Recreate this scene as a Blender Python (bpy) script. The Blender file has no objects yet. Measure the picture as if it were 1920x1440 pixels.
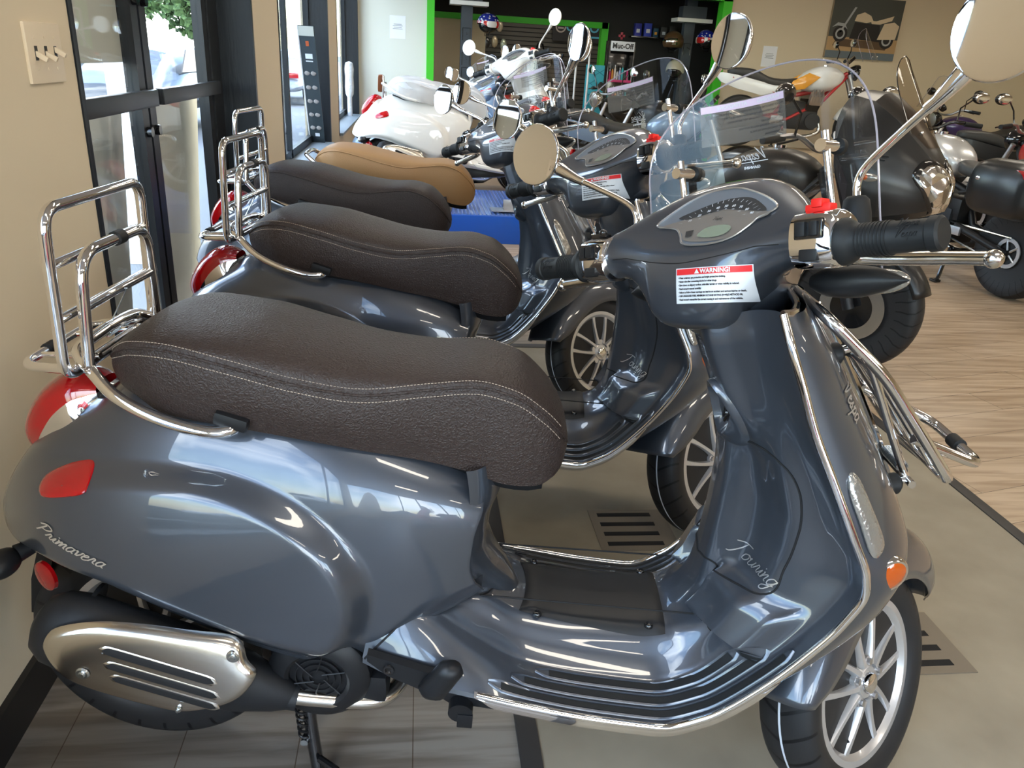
import bpy, bmesh, math, random
import numpy as np
from mathutils import Vector, Matrix, Quaternion
from mathutils.bvhtree import BVHTree
random.seed(7)
PI = math.pi
scene = bpy.context.scene
col = scene.collection
def rad(d): return d*PI/180

# ------------------------------------------------------------------ materials
MATS = {}
def mat(name, color=(.5,.5,.5), metallic=0., rough=.5, coat=0., coat_rough=.03, emit=None, estr=0., trans=0., ior=1.45, spec=.5, alpha=1., sheen=0.):
    if name in MATS: return MATS[name]
    m = bpy.data.materials.new(name); m.use_nodes = True
    b = m.node_tree.nodes['Principled BSDF']
    b.inputs['Base Color'].default_value = (*color, 1)
    b.inputs['Metallic'].default_value = metallic
    b.inputs['Roughness'].default_value = rough
    b.inputs['Coat Weight'].default_value = coat
    b.inputs['Coat Roughness'].default_value = coat_rough
    b.inputs['Specular IOR Level'].default_value = spec
    b.inputs['IOR'].default_value = ior
    b.inputs['Transmission Weight'].default_value = trans
    b.inputs['Alpha'].default_value = alpha
    if emit:
        b.inputs['Emission Color'].default_value = (*emit, 1)
        b.inputs['Emission Strength'].default_value = estr
    MATS[name] = m
    return m
def srgb(r, g, b):
    f = lambda c: (c/255/12.92) if c/255 <= .04045 else ((c/255+.055)/1.055)**2.4
    return (f(r), f(g), f(b))
def N(m, kind, **kw):
    n = m.node_tree.nodes.new(kind)
    for k, v in kw.items():
        if k in n.inputs.keys(): n.inputs[k].default_value = v
        else: setattr(n, k, v)
    return n
def link(m, a, b): m.node_tree.links.new(a, b)
def BS(m): return m.node_tree.nodes['Principled BSDF']
def add_bump(m, kind='noise', scale=100., strength=.2, dist=.001, detail=2., coat=False):
    tc = N(m, 'ShaderNodeTexCoord')
    if kind == 'noise':
        t = N(m, 'ShaderNodeTexNoise', Scale=scale, Detail=detail); out = t.outputs['Fac']
    elif kind == 'voronoi':
        t = N(m, 'ShaderNodeTexVoronoi', feature='DISTANCE_TO_EDGE'); t.inputs['Scale'].default_value = scale
        nz = N(m, 'ShaderNodeTexNoise', Scale=scale*.6, Detail=3.)
        mx = N(m, 'ShaderNodeVectorMath', operation='SCALE'); mx.inputs['Scale'].default_value = .012
        ad = N(m, 'ShaderNodeVectorMath', operation='ADD')
        link(m, tc.outputs['Object'], nz.inputs['Vector']); link(m, nz.outputs['Color'], mx.inputs[0])
        link(m, tc.outputs['Object'], ad.inputs[0]); link(m, mx.outputs[0], ad.inputs[1])
        link(m, ad.outputs[0], t.inputs['Vector'])
        rr = N(m, 'ShaderNodeMapRange'); rr.inputs['From Max'].default_value = .35; rr.clamp = True
        link(m, t.outputs['Distance'], rr.inputs['Value']); out = rr.outputs['Result']
    if kind == 'noise': link(m, tc.outputs['Object'], t.inputs['Vector'])
    b = N(m, 'ShaderNodeBump', Strength=strength, Distance=dist)
    link(m, out, b.inputs['Height']); link(m, b.outputs['Normal'], BS(m).inputs['Normal'])
    return out
def color_noise(m, c1, c2, scale=3., detail=4., stretch=(1,1,1), lo=.35, hi=.65, rotz=0.):
    tc = N(m, 'ShaderNodeTexCoord'); mp = N(m, 'ShaderNodeMapping')
    mp.inputs['Scale'].default_value = stretch; mp.inputs['Rotation'].default_value = (0,0,rotz)
    t = N(m, 'ShaderNodeTexNoise', Scale=scale, Detail=detail)
    r = N(m, 'ShaderNodeValToRGB')
    r.color_ramp.elements[0].position = lo; r.color_ramp.elements[0].color = (*c1,1)
    r.color_ramp.elements[1].position = hi; r.color_ramp.elements[1].color = (*c2,1)
    link(m, tc.outputs['Object'], mp.inputs['Vector']); link(m, mp.outputs[0], t.inputs['Vector'])
    link(m, t.outputs['Fac'], r.inputs['Fac']); link(m, r.outputs['Color'], BS(m).inputs['Base Color'])
    return r
def thin_glass(name, tint=(1,1,1), ior=1.45, rough=0.01, haze=0.0, hazecol=(.8,.8,.85)):
    if name in MATS: return MATS[name]
    m = bpy.data.materials.new(name); m.use_nodes = True
    nt = m.node_tree; nt.nodes.remove(BS(m)); out = nt.nodes['Material Output']
    tr = N(m, 'ShaderNodeBsdfTransparent'); tr.inputs['Color'].default_value = (*tint, 1)
    gl = N(m, 'ShaderNodeBsdfGlossy', Roughness=rough)
    lw = N(m, 'ShaderNodeLayerWeight'); lw.inputs['Blend'].default_value = .5   # Schlick, same from both sides of the sheet
    pw = N(m, 'ShaderNodeMath', operation='POWER'); pw.inputs[1].default_value = 5.; link(m, lw.outputs['Facing'], pw.inputs[0])
    f0 = ((ior-1)/(ior+1))**2; fr = N(m, 'ShaderNodeMath', operation='MULTIPLY_ADD'); fr.inputs[1].default_value = .55-f0; fr.inputs[2].default_value = f0; link(m, pw.outputs[0], fr.inputs[0])
    mx = N(m, 'ShaderNodeMixShader')
    link(m, fr.outputs[0], mx.inputs[0]); link(m, tr.outputs[0], mx.inputs[1]); link(m, gl.outputs[0], mx.inputs[2])
    last = mx
    if haze > 0:
        df = N(m, 'ShaderNodeBsdfDiffuse'); df.inputs['Color'].default_value = (*hazecol, 1)
        m2 = N(m, 'ShaderNodeMixShader'); m2.inputs[0].default_value = haze
        link(m, mx.outputs[0], m2.inputs[1]); link(m, df.outputs[0], m2.inputs[2]); last = m2
    link(m, last.outputs[0], out.inputs['Surface'])
    MATS[name] = m
    return m

def paint(name, c, metallic=.55, rough=.38):
    m = mat(name, c, metallic, rough, coat=1., coat_rough=.02)
    tc = N(m, 'ShaderNodeTexCoord'); t = N(m, 'ShaderNodeTexNoise', Scale=900., Detail=1.)
    b = N(m, 'ShaderNodeBump', Strength=.06, Distance=.0005)
    link(m, tc.outputs['Object'], t.inputs['Vector']); link(m, t.outputs['Fac'], b.inputs['Height'])
    link(m, b.outputs['Normal'], BS(m).inputs['Normal'])
    return m
M_PAINT = paint('slate grey metallic paint', (.060,.069,.087), .55, .34)
M_WHITEP = paint('pearl white paint', (.78,.76,.72), .0, .4)
M_REDP = paint('gloss red paint', (.45,.012,.015), .0, .35)
M_GREENP = paint('dark green paint', (.02,.07,.045), .0, .35)
M_MINTP = paint('pale mint paint', (.38,.50,.42), .0, .35)
M_BLUEP = paint('light blue grey paint', (.20,.27,.36), .4, .38)
M_CHROME = mat('polished chrome', (.82,.82,.83), 1., .045)
M_STEEL = mat('brushed stainless', (.62,.60,.56), 1., .18); 
add_bump(M_STEEL, 'noise', 60., .05, .0005)
M_ALU = mat('cast aluminium', (.55,.55,.56), 1., .38)
M_SILVER = mat('silver wheel paint', (.56,.56,.57), .65, .32, coat=.6)
M_BLACKPL = mat('black textured plastic', (.009,.0095,.011), 0., .42, spec=.35); add_bump(M_BLACKPL, 'noise', 700., .15, .0004)
M_GLOSSBLK = mat('gloss black', (.008,.008,.009), 0., .12, coat=.5)
M_RUBBER = mat('black rubber', (.010,.011,.012), 0., .55, spec=.35); add_bump(M_RUBBER, 'noise', 400., .1, .0004)
M_MATBLK = mat('matt black exhaust paint', (.010,.011,.013), 0., .5, spec=.35); add_bump(M_MATBLK, 'noise', 900., .3, .0005)
M_DARKGAP = mat('dark gap', (.004,.004,.005), 0., .8)
M_LEATHER = mat('dark brown leather', (.028,.0185,.016), 0., .45, spec=.4); add_bump(M_LEATHER, 'voronoi', 175., .55, .0013)
M_TAN = mat('tan leather', (.36,.20,.085), 0., .5); add_bump(M_TAN, 'voronoi', 230., .35, .0007)
M_COGNAC = mat('cognac leather', (.33,.10,.028), 0., .45)
M_THREAD = mat('beige stitching thread', (.42,.34,.27), 0., .8)
M_RED = mat('red lens plastic', (.36,.003,.005), 0., .08, coat=.6)
M_AMBER = mat('amber lens plastic', (.40,.065,.003), 0., .1, coat=1.)
M_CLEARLENS = mat('clear ribbed lens', (.30,.29,.27), .6, .15, coat=1.); add_bump(M_CLEARLENS, 'noise', 160., .6, .002)
M_FACET = mat('faceted lamp reflector', (.75,.75,.75), 1., .12); add_bump(M_FACET, 'voronoi', 9., 1., .02)
M_BADGE = mat('bright badge metal', (.85,.85,.86), .9, .28)
M_MIRROR = mat('mirror glass', (.86,.87,.87), 1., .0)
M_WHITEST = mat('white sticker', (.62,.65,.70), 0., .4, coat=.5)
M_REDST = mat('red print', (.62,.02,.025), 0., .4)
M_BLACKPR = mat('black print', (.03,.03,.035), 0., .5)
M_GREYPR = mat('grey print', (.25,.27,.30), 0., .5)
M_DIAL = mat('black dial face', (.025,.026,.028), 0., .4)
M_GAUGE = mat('warm silver instrument panel', (.36,.34,.32), .7, .32, coat=.4)
M_GAUGE2 = mat('blue grey satin bezel', (.26,.30,.36), .6, .3)
M_LCD = mat('grey green display', (.21,.25,.19), 0., .25, coat=1.)
M_SPRING = mat('black spring', (.012,.012,.013), .2, .3)
M_ZINC = mat('zinc plated steel', (.6,.66,.7), 1., .22)
M_REDBTN = mat('red button', (.72,.015,.012), 0., .35)
M_WINDSH = thin_glass('clear acrylic screen', (.985,.985,.985), 1.42)
M_WEDGE = mat('screen edge', (.62,.58,.68), 0., .2, coat=1., trans=.5)
M_SMOKE = thin_glass('smoked screen', (.80,.74,.68), 1.5)
M_STICKCLR = thin_glass('frosted clear sticker', (.62,.60,.58), 1.5, .1, .28, (.34,.32,.30))
M_LILAC = mat('lilac print', (.62,.50,.66), 0., .5)
M_FLOORDISC = mat('brake disc steel', (.55,.55,.56), 1., .25)

def tyre_mat(name, n, slope, base=(.009,.009,.010)):
    m = mat(name, base, 0., .5, spec=.35)
    tc = N(m, 'ShaderNodeTexCoord'); sx = N(m, 'ShaderNodeSeparateXYZ')
    link(m, tc.outputs['Object'], sx.inputs[0])
    at = N(m, 'ShaderNodeMath', operation='ARCTAN2'); link(m, sx.outputs['Z'], at.inputs[0]); link(m, sx.outputs['X'], at.inputs[1])
    ml = N(m, 'ShaderNodeMath', operation='MULTIPLY'); ml.inputs[1].default_value = n/(2*PI); link(m, at.outputs[0], ml.inputs[0])
    ab = N(m, 'ShaderNodeMath', operation='ABSOLUTE'); link(m, sx.outputs['Y'], ab.inputs[0])
    m2 = N(m, 'ShaderNodeMath', operation='MULTIPLY'); m2.inputs[1].default_value = slope; link(m, ab.outputs[0], m2.inputs[0])
    ad = N(m, 'ShaderNodeMath', operation='ADD'); link(m, ml.outputs[0], ad.inputs[0]); link(m, m2.outputs[0], ad.inputs[1])
    fr = N(m, 'ShaderNodeMath', operation='FRACT'); link(m, ad.outputs[0], fr.inputs[0])
    lt = N(m, 'ShaderNodeMath', operation='LESS_THAN'); lt.inputs[1].default_value = .13; link(m, fr.outputs[0], lt.inputs[0])
    # only on the tread (large radius)
    ln = N(m, 'ShaderNodeVectorMath', operation='LENGTH'); cx = N(m, 'ShaderNodeCombineXYZ')
    link(m, sx.outputs['X'], cx.inputs[0]); link(m, sx.outputs['Z'], cx.inputs[2]); link(m, cx.outputs[0], ln.inputs[0])
    gt = N(m, 'ShaderNodeMath', operation='GREATER_THAN'); gt.inputs[1].default_value = .198; link(m, ln.outputs['Value'], gt.inputs[0])
    mm = N(m, 'ShaderNodeMath', operation='MULTIPLY'); link(m, lt.outputs[0], mm.inputs[0]); link(m, gt.outputs[0], mm.inputs[1])
    sb = N(m, 'ShaderNodeMath', operation='SUBTRACT'); sb.inputs[0].default_value = 1.; link(m, mm.outputs[0], sb.inputs[1])
    b = N(m, 'ShaderNodeBump', Strength=1., Distance=.004); link(m, sb.outputs[0], b.inputs['Height'])
    link(m, b.outputs['Normal'], BS(m).inputs['Normal'])
    mx = N(m, 'ShaderNodeMix', data_type='RGBA'); link(m, mm.outputs[0], mx.inputs['Factor'])
    mx.inputs[6].default_value = (.017,.017,.018,1); mx.inputs[7].default_value = (.003,.003,.004,1)
    link(m, mx.outputs[2], BS(m).inputs['Base Color'])
    return m
M_TYRE = tyre_mat('scooter tyre rubber', 26, 9.)
M_TYREB = tyre_mat('road tyre rubber', 30, 7.)

# ------------------------------------------------------------------ maths helpers
def pch(xs, ys):
    xs = np.array(xs, float); ys = np.array(ys, float)
    h = np.diff(xs); d = np.diff(ys)/h; m = np.zeros(len(xs))
    for i in range(1, len(xs)-1):
        if d[i-1]*d[i] > 0:
            w1 = 2*h[i]+h[i-1]; w2 = h[i]+2*h[i-1]; m[i] = (w1+w2)/(w1/d[i-1]+w2/d[i])
    m[0] = d[0]; m[-1] = d[-1]
    def f(x):
        x = np.clip(x, xs[0], xs[-1]); k = np.clip(np.searchsorted(xs, x)-1, 0, len(xs)-2)
        t = (x-xs[k])/h[k]
        return ((1+2*t)*(1-t)**2*ys[k]+t*(1-t)**2*h[k]*m[k]+t*t*(3-2*t)*ys[k+1]+t*t*(t-1)*h[k]*m[k+1])
    return f
def sst(a, b, x):
    t = np.clip((np.asarray(x, float)-a)/(b-a), 0, 1); return t*t*(3-2*t)
def crm(pts, n=8, closed=False):
    P = [np.array(p, float) for p in pts]
    if len(P) < 3 and not closed: return P
    out = []; L = len(P)
    rng = range(L) if closed else range(L-1)
    for i in rng:
        if closed: a, b, c, d = P[(i-1)%L], P[i], P[(i+1)%L], P[(i+2)%L]
        else:
            b, c = P[i], P[i+1]; a = P[i-1] if i > 0 else 2*b-c; d = P[i+2] if i+2 < L else 2*c-b
        for k in range(n):
            t = k/n
            out.append(.5*((2*b)+(-a+c)*t+(2*a-5*b+4*c-d)*t*t+(-a+3*b-3*c+d)*t**3))
    if not closed: out.append(P[-1])
    return out
def fillet(pts, r, n=6, closed=False):
    P = [np.array(p, float) for p in pts]; L = len(P); out = []
    for i in range(L):
        if not closed and i in (0, L-1): out.append(P[i]); continue
        a, b, c = P[i-1], P[i], P[(i+1)%L]
        u = a-b; v = c-b; lu = np.linalg.norm(u); lv = np.linalg.norm(v); u /= lu; v /= lv
        rr = min(r if np.isscalar(r) else r[i], lu*.48, lv*.48)
        s = b+u*rr; e = b+v*rr
        for k in range(n+1):
            t = k/n; out.append((1-t)**2*s+2*t*(1-t)*b+t*t*e)
    return out

# ------------------------------------------------------------------ mesh builder
class MB:
    def __init__(s): s.v = []; s.f = []
    def add(s, V, F):
        o = len(s.v); s.v += [tuple(map(float, p)) for p in V]; s.f += [tuple(i+o for i in f) for f in F]; return s
    def grid(s, V, nu, nv, cu=False, cv=False):
        F = []
        for i in range(nu if cu else nu-1):
            for j in range(nv if cv else nv-1):
                a = i*nv+j; b = ((i+1)%nu)*nv+j; c = ((i+1)%nu)*nv+(j+1)%nv; d = i*nv+(j+1)%nv
                F.append((a, b, c, d))
        return s.add(V, F)
    def loft(s, rings, caps=True, flip=False):
        n = len(rings[0]); V = [p for r in rings for p in r]; o = len(s.v)
        s.grid(V, len(rings), n, cv=True)
        if caps:
            s.f.append(tuple(o+i for i in range(n))[::-1]); s.f.append(tuple(o+(len(rings)-1)*n+i for i in range(n)))
        return s
    def tube(s, path, r, n=12, closed=False, caps=True):
        P = [np.array(p, float) for p in path]; L = len(P)
        R = [r]*L if np.isscalar(r) else list(r)
        T = []
        for i in range(L):
            a = P[i-1] if (i > 0 or closed) else P[i]; b = P[(i+1)%L] if (i < L-1 or closed) else P[i]
            t = b-a; T.append(t/(np.linalg.norm(t)+1e-12))
        ref = np.array([0,0,1.]) if abs(T[0][2]) < .9 else np.array([1.,0,0])
        u = np.cross(T[0], ref); u /= np.linalg.norm(u); rings = []
        for i in range(L):
            u = u-T[i]*np.dot(u, T[i]); u /= (np.linalg.norm(u)+1e-12); w = np.cross(T[i], u)
            rings.append([P[i]+R[i]*(math.cos(2*PI*k/n)*u+math.sin(2*PI*k/n)*w) for k in range(n)])
        if closed: s.grid([p for q in rings for p in q], L, n, cu=True, cv=True)
        else: s.loft(rings, caps)
        return s
    def cyl(s, a, b, r, n=20, r2=None): return s.tube([a, b], [r, r if r2 is None else r2], n)
    def lathe(s, prof, c=(0,0,0), axis=(0,1,0), n=32, closed=False):
        c = np.array(c, float); ax = np.array(axis, float); ax /= np.linalg.norm(ax)
        ref = np.array([0,0,1.]) if abs(ax[2]) < .9 else np.array([1.,0,0])
        u = np.cross(ax, ref); u /= np.linalg.norm(u); w = np.cross(ax, u)
        V = []
        for k in range(n):
            a = 2*PI*k/n; d = math.cos(a)*u+math.sin(a)*w
            V += [c+d*r+ax*h for r, h in prof]
        o = len(s.v); s.grid(V, n, len(prof), cu=True, cv=closed)
        if not closed:
            m = len(prof)
            if prof[0][0] > 1e-6: s.f.append(tuple(o+k*m for k in range(n)))
            if prof[-1][0] > 1e-6: s.f.append(tuple(o+k*m+m-1 for k in range(n))[::-1])
        return s
    def ell(s, c, r, nu=20, nv=12, M=None):
        V = []
        for i in range(nu):
            for j in range(nv+1):
                a = 2*PI*i/nu; b = -PI/2+PI*j/nv
                p = np.array([r[0]*math.cos(b)*math.cos(a), r[1]*math.cos(b)*math.sin(a), r[2]*math.sin(b)])
                if M is not None: p = M@p
                V.append(np.array(c)+p)
        return s.grid(V, nu, nv+1, cu=True)
    def box(s, c, size, bev=.0, R=None, seg=2):
        bm = bmesh.new(); bmesh.ops.create_cube(bm, size=1)
        bmesh.ops.scale(bm, vec=size, verts=bm.verts)
        if bev > 0: bmesh.ops.bevel(bm, geom=bm.edges[:]+bm.verts[:], offset=min(bev, min(size)*.45), segments=seg, profile=.7, affect='EDGES')
        bm.verts.ensure_lookup_table()
        V = [np.array(v.co) for v in bm.verts]
        if R is not None: V = [R@p for p in V]
        s.add([p+np.array(c, float) for p in V], [[v.index for v in f.verts] for f in bm.faces]); bm.free(); return s
    def prism(s, poly, p0, u, v, depth, bev=0., holes=None):
        """extrude outline (a,b) in frame p0+a*u+b*v along u x v by depth"""
        p0 = np.array(p0, float); u = np.array(u, float); v = np.array(v, float); w = np.cross(u, v); w /= np.linalg.norm(w)
        area = sum(poly[i-1][0]*poly[i][1]-poly[i][0]*poly[i-1][1] for i in range(len(poly)))
        if area < 0: poly = poly[::-1]
        n = len(poly); c = np.mean(np.array([q[:2] for q in poly]), 0)
        rings = []
        def ring(h, ins):
            out = []
            for i in range(n):
                a = np.array(poly[i][:2]); pr = np.array(poly[i-1][:2]); nx = np.array(poly[(i+1)%n][:2])
                t = nx-pr; t = t/(np.linalg.norm(t)+1e-12); nn = np.array([-t[1], t[0]])
                q = a+nn*ins; out.append(p0+q[0]*u+q[1]*v+w*h)
            return out
        if bev > 0: rings = [ring(0, 0), ring(depth-bev, 0), ring(depth-bev*.3, bev*.3), ring(depth, bev)]
        else: rings = [ring(0, 0), ring(depth, 0)]
        return s.loft(rings)
    def mirror_y(s):
        o = len(s.v); V = [(p[0], -p[1], p[2]) for p in s.v]; F = [tuple(i+o for i in f[::-1]) for f in s.f]
        s.v += V; s.f += F; return s
    def xf(s, fn): s.v = [tuple(map(float, fn(np.array(p)))) for p in s.v]; return s
    def join(s, o): return s.add(o.v, o.f)
    def bvh(s):
        F = []
        for f in s.f:
            for i in range(1, len(f)-1): F.append((f[0], f[i], f[i+1]))
        return BVHTree.FromPolygons([Vector(p) for p in s.v], F)
    def build(s, name, m, parent=None, M=None, smooth=40., solid=None, sub=0, label=None):
        me = bpy.data.meshes.new(name); V = s.v
        o = bpy.data.objects.new(name, me)
        if M is not None:
            Mi = M.inverted(); V = [tuple(Mi@Vector(p)) for p in V]
        me.from_pydata(V, [], s.f); me.validate()
        bm = bmesh.new(); bm.from_mesh(me); bmesh.ops.remove_doubles(bm, verts=bm.verts, dist=1e-6)
        bmesh.ops.recalc_face_normals(bm, faces=bm.faces); bm.to_mesh(me); bm.free()
        me.materials.append(m)
        if smooth:
            me.shade_smooth(); me.set_sharp_from_angle(angle=rad(smooth))
        col.objects.link(o)
        if parent is not None: o.parent = parent
        if M is not None: o.matrix_local = M
        if solid:
            md = o.modifiers.new('s', 'SOLIDIFY'); md.thickness = solid; md.offset = 0
        if sub:
            md = o.modifiers.new('u', 'SUBSURF'); md.levels = sub; md.render_levels = sub
        if label: o['label'] = label
        return o
def _parts(s, name, m, parent=None, **k):
    """build every loose piece as an object of its own"""
    n = len(s.v); p = list(range(n))
    def find(i):
        while p[i] != i: p[i] = p[p[i]]; i = p[i]
        return i
    for f in s.f:
        r = find(f[0])
        for i in f[1:]: p[find(i)] = r
    g = {}
    for f in s.f: g.setdefault(find(f[0]), []).append(f)
    out = []
    for fs in g.values():
        ids = sorted({i for f in fs for i in f}); mp_ = {i: k2 for k2, i in enumerate(ids)}
        q = MB(); q.add([s.v[i] for i in ids], [[mp_[i] for i in f] for f in fs]); out.append(q.build(name, m, parent, **k))
    return out
MB.parts = _parts
def tag(o, label, cat, group=None, kind=None):
    o['label'] = label; o['category'] = cat
    if group: o['group'] = group
    if kind: o['kind'] = kind
    return o
def empty(name, loc, rot=(0,0,0)):
    o = bpy.data.objects.new(name, None); col.objects.link(o); o.location = loc; o.rotation_euler = rot
    o.empty_display_size = .1
    return o
def struct(name, mb, m, **k):
    o = mb.build(name, m, **k); o['kind'] = 'structure'; return o
def rotm(axis, a):
    d = np.array(axis, float); d /= np.linalg.norm(d)
    K = np.array([[0,-d[2],d[1]],[d[2],0,-d[0]],[-d[1],d[0],0]])
    return np.eye(3)+math.sin(a)*K+(1-math.cos(a))*K@K
def copy_tree(o, parent=None, skip=(), swap=None, keep=None):
    c = o.copy(); col.objects.link(c); c.parent = parent
    if parent is not None: c.matrix_parent_inverse = o.matrix_parent_inverse
    if swap and c.type == 'MESH' and o.data.materials and o.data.materials[0] in swap:
        c.material_slots[0].link = 'OBJECT'; c.material_slots[0].material = swap[o.data.materials[0]]
    for ch in o.children:
        base = ch.name.split('.')[0]
        if base in skip: continue
        copy_tree(ch, c, skip, swap)
    return c

# text -> mesh
def text_mb(txt, size, bold=0., shear=0., depth=.0, align='CENTER', spacing=1.):
    cu = bpy.data.curves.new('t', 'FONT'); cu.body = txt; cu.size = size; cu.align_x = align; cu.align_y = 'CENTER'
    cu.shear = shear; cu.offset = bold; cu.extrude = depth; cu.space_character = spacing; cu.resolution_u = 3
    ob = bpy.data.objects.new('t', cu); col.objects.link(ob)
    dg = bpy.context.evaluated_depsgraph_get(); me = bpy.data.meshes.new_from_object(ob.evaluated_get(dg))
    mb = MB(); mb.add([np.array(v.co) for v in me.vertices], [tuple(p.vertices) for p in me.polygons])
    bpy.data.objects.remove(ob); bpy.data.meshes.remove(me); bpy.data.curves.remove(cu)
    return mb
def place(mb, p0, u, v, off=0.):
    p0 = np.array(p0, float); u = np.array(u, float); u /= np.linalg.norm(u); v = np.array(v, float); v = v-u*np.dot(u, v); v /= np.linalg.norm(v); w = np.cross(u, v)
    return mb.xf(lambda p: p0+p[0]*u+p[1]*v+(p[2]+off)*w)
def project(mb, bvh, d, off=.001):
    """drop every vertex onto a surface along direction d; keep thickness out of it"""
    d = Vector(d).normalized(); V = []; ok = []
    for p in mb.v:
        q = Vector(p)-d*.4; h = bvh.ray_cast(q, d, 1.2)
        ok.append(h[0] is not None); V.append(tuple(np.array(h[0])-np.array(d)*off) if h[0] is not None else tuple(p))
    mb.v = V; mb.f = [f for f in mb.f if all(ok[i] for i in f)]
    return mb
# cursive stroke alphabet (x advance 0..w, baseline 0, x-height 1, ascender 2)
CUR = {
 'T': ([[(-.2,1.7),(.5,2.0),(1.5,1.95)],[(.75,1.95),(.6,1.0),(.35,.1),(.1,0)]],1.3),
 'P': ([[(.55,1.9),(.4,1.0),(.2,0)],[(-.1,1.5),(.5,2.05),(1.3,1.7),(1.0,1.1),(.4,.95)]],1.35),
 'V': ([[(-.2,1.9),(.2,2.1),(.35,1.5),(.3,0),(.9,1.2),(1.4,2.2)]],1.3),
 'S': ([[(1.1,1.8),(.6,2.0),(.3,1.5),(.9,.8),(.5,.05),(0,.2)]],1.2),
 'o': ([[(.55,1),(.15,.75),(.2,.1),(.6,.1),(.8,.6),(.55,1),(.95,.85)]],.95),
 'u': ([[(0,.7),(.15,1),(.15,.2),(.45,.05),(.75,.5),(.8,1),(.8,.2),(1.0,.1)]],1.0),
 'r': ([[(0,.2),(.2,.9),(.25,1.05),(.45,.9),(.5,.3),(.8,.1)]],.75),
 'i': ([[(0,.2),(.25,.95),(.25,.2),(.5,.1)],[(.3,1.35),(.36,1.45)]],.5),
 'n': ([[(0,.9),(.12,1),(.12,.05),(.3,.7),(.6,1),(.65,.2),(.9,.1)]],.9),
 'm': ([[(0,.9),(.12,1),(.12,.05),(.3,.8),(.5,1),(.55,.1),(.7,.8),(.95,1),(1.0,.2),(1.2,.1)]],1.2),
 'g': ([[(.7,.9),(.3,1),(.1,.5),(.35,.05),(.7,.5),(.75,1),(.65,-.6),(.25,-.8),(.1,-.4),(.9,.2)]],.95),
 'a': ([[(.7,.9),(.3,1),(.1,.5),(.3,.05),(.65,.4),(.72,1),(.7,.25),(.95,.1)]],.92),
 'v': ([[(0,.85),(.15,1),(.3,.1),(.6,.6),(.65,1),(.9,.9)]],.8),
 'e': ([[(.1,.5),(.55,.7),(.4,1),(.15,.7),(.15,.2),(.45,.02),(.8,.3)]],.78),
 's': ([[(0,.2),(.45,1),(.35,.7),(.55,.3),(.3,.02),(.05,.1),(.8,.15)]],.75),
 'p': ([[(.05,.6),(.25,1),(.1,-.8)],[(.2,.7),(.5,1),(.75,.6),(.5,.1),(.2,.2),(.9,.15)]],.9),
}
def cursive(txt, h, r, slant=.35, n=6):
    mb = MB(); x = 0
    tot = sum(CUR[c][1] for c in txt)
    for c in txt:
        for st in CUR[c][0]:
            P = [((x+a+b*slant-tot/2)*h, b*h, 0) for a, b in st]
            mb.tube(crm(P, 4), r, n)
        x += CUR[c][1]
    return mb
# ------------------------------------------------------------------ scooter
ST = rad(43.)
SA = np.array([.985,0,.90]); SD = np.array([-.4384,0,.8988])
RS = rotm(SD, ST)
def steer(p): return SA+RS@(np.array(p, float)-SA)
def steered(mb): return mb.xf(steer)
SM = Matrix.Translation(Vector(SA)) @ Matrix([list(map(float, r)) for r in RS]).to_4x4() @ Matrix.Translation(-Vector(SA))

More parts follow.
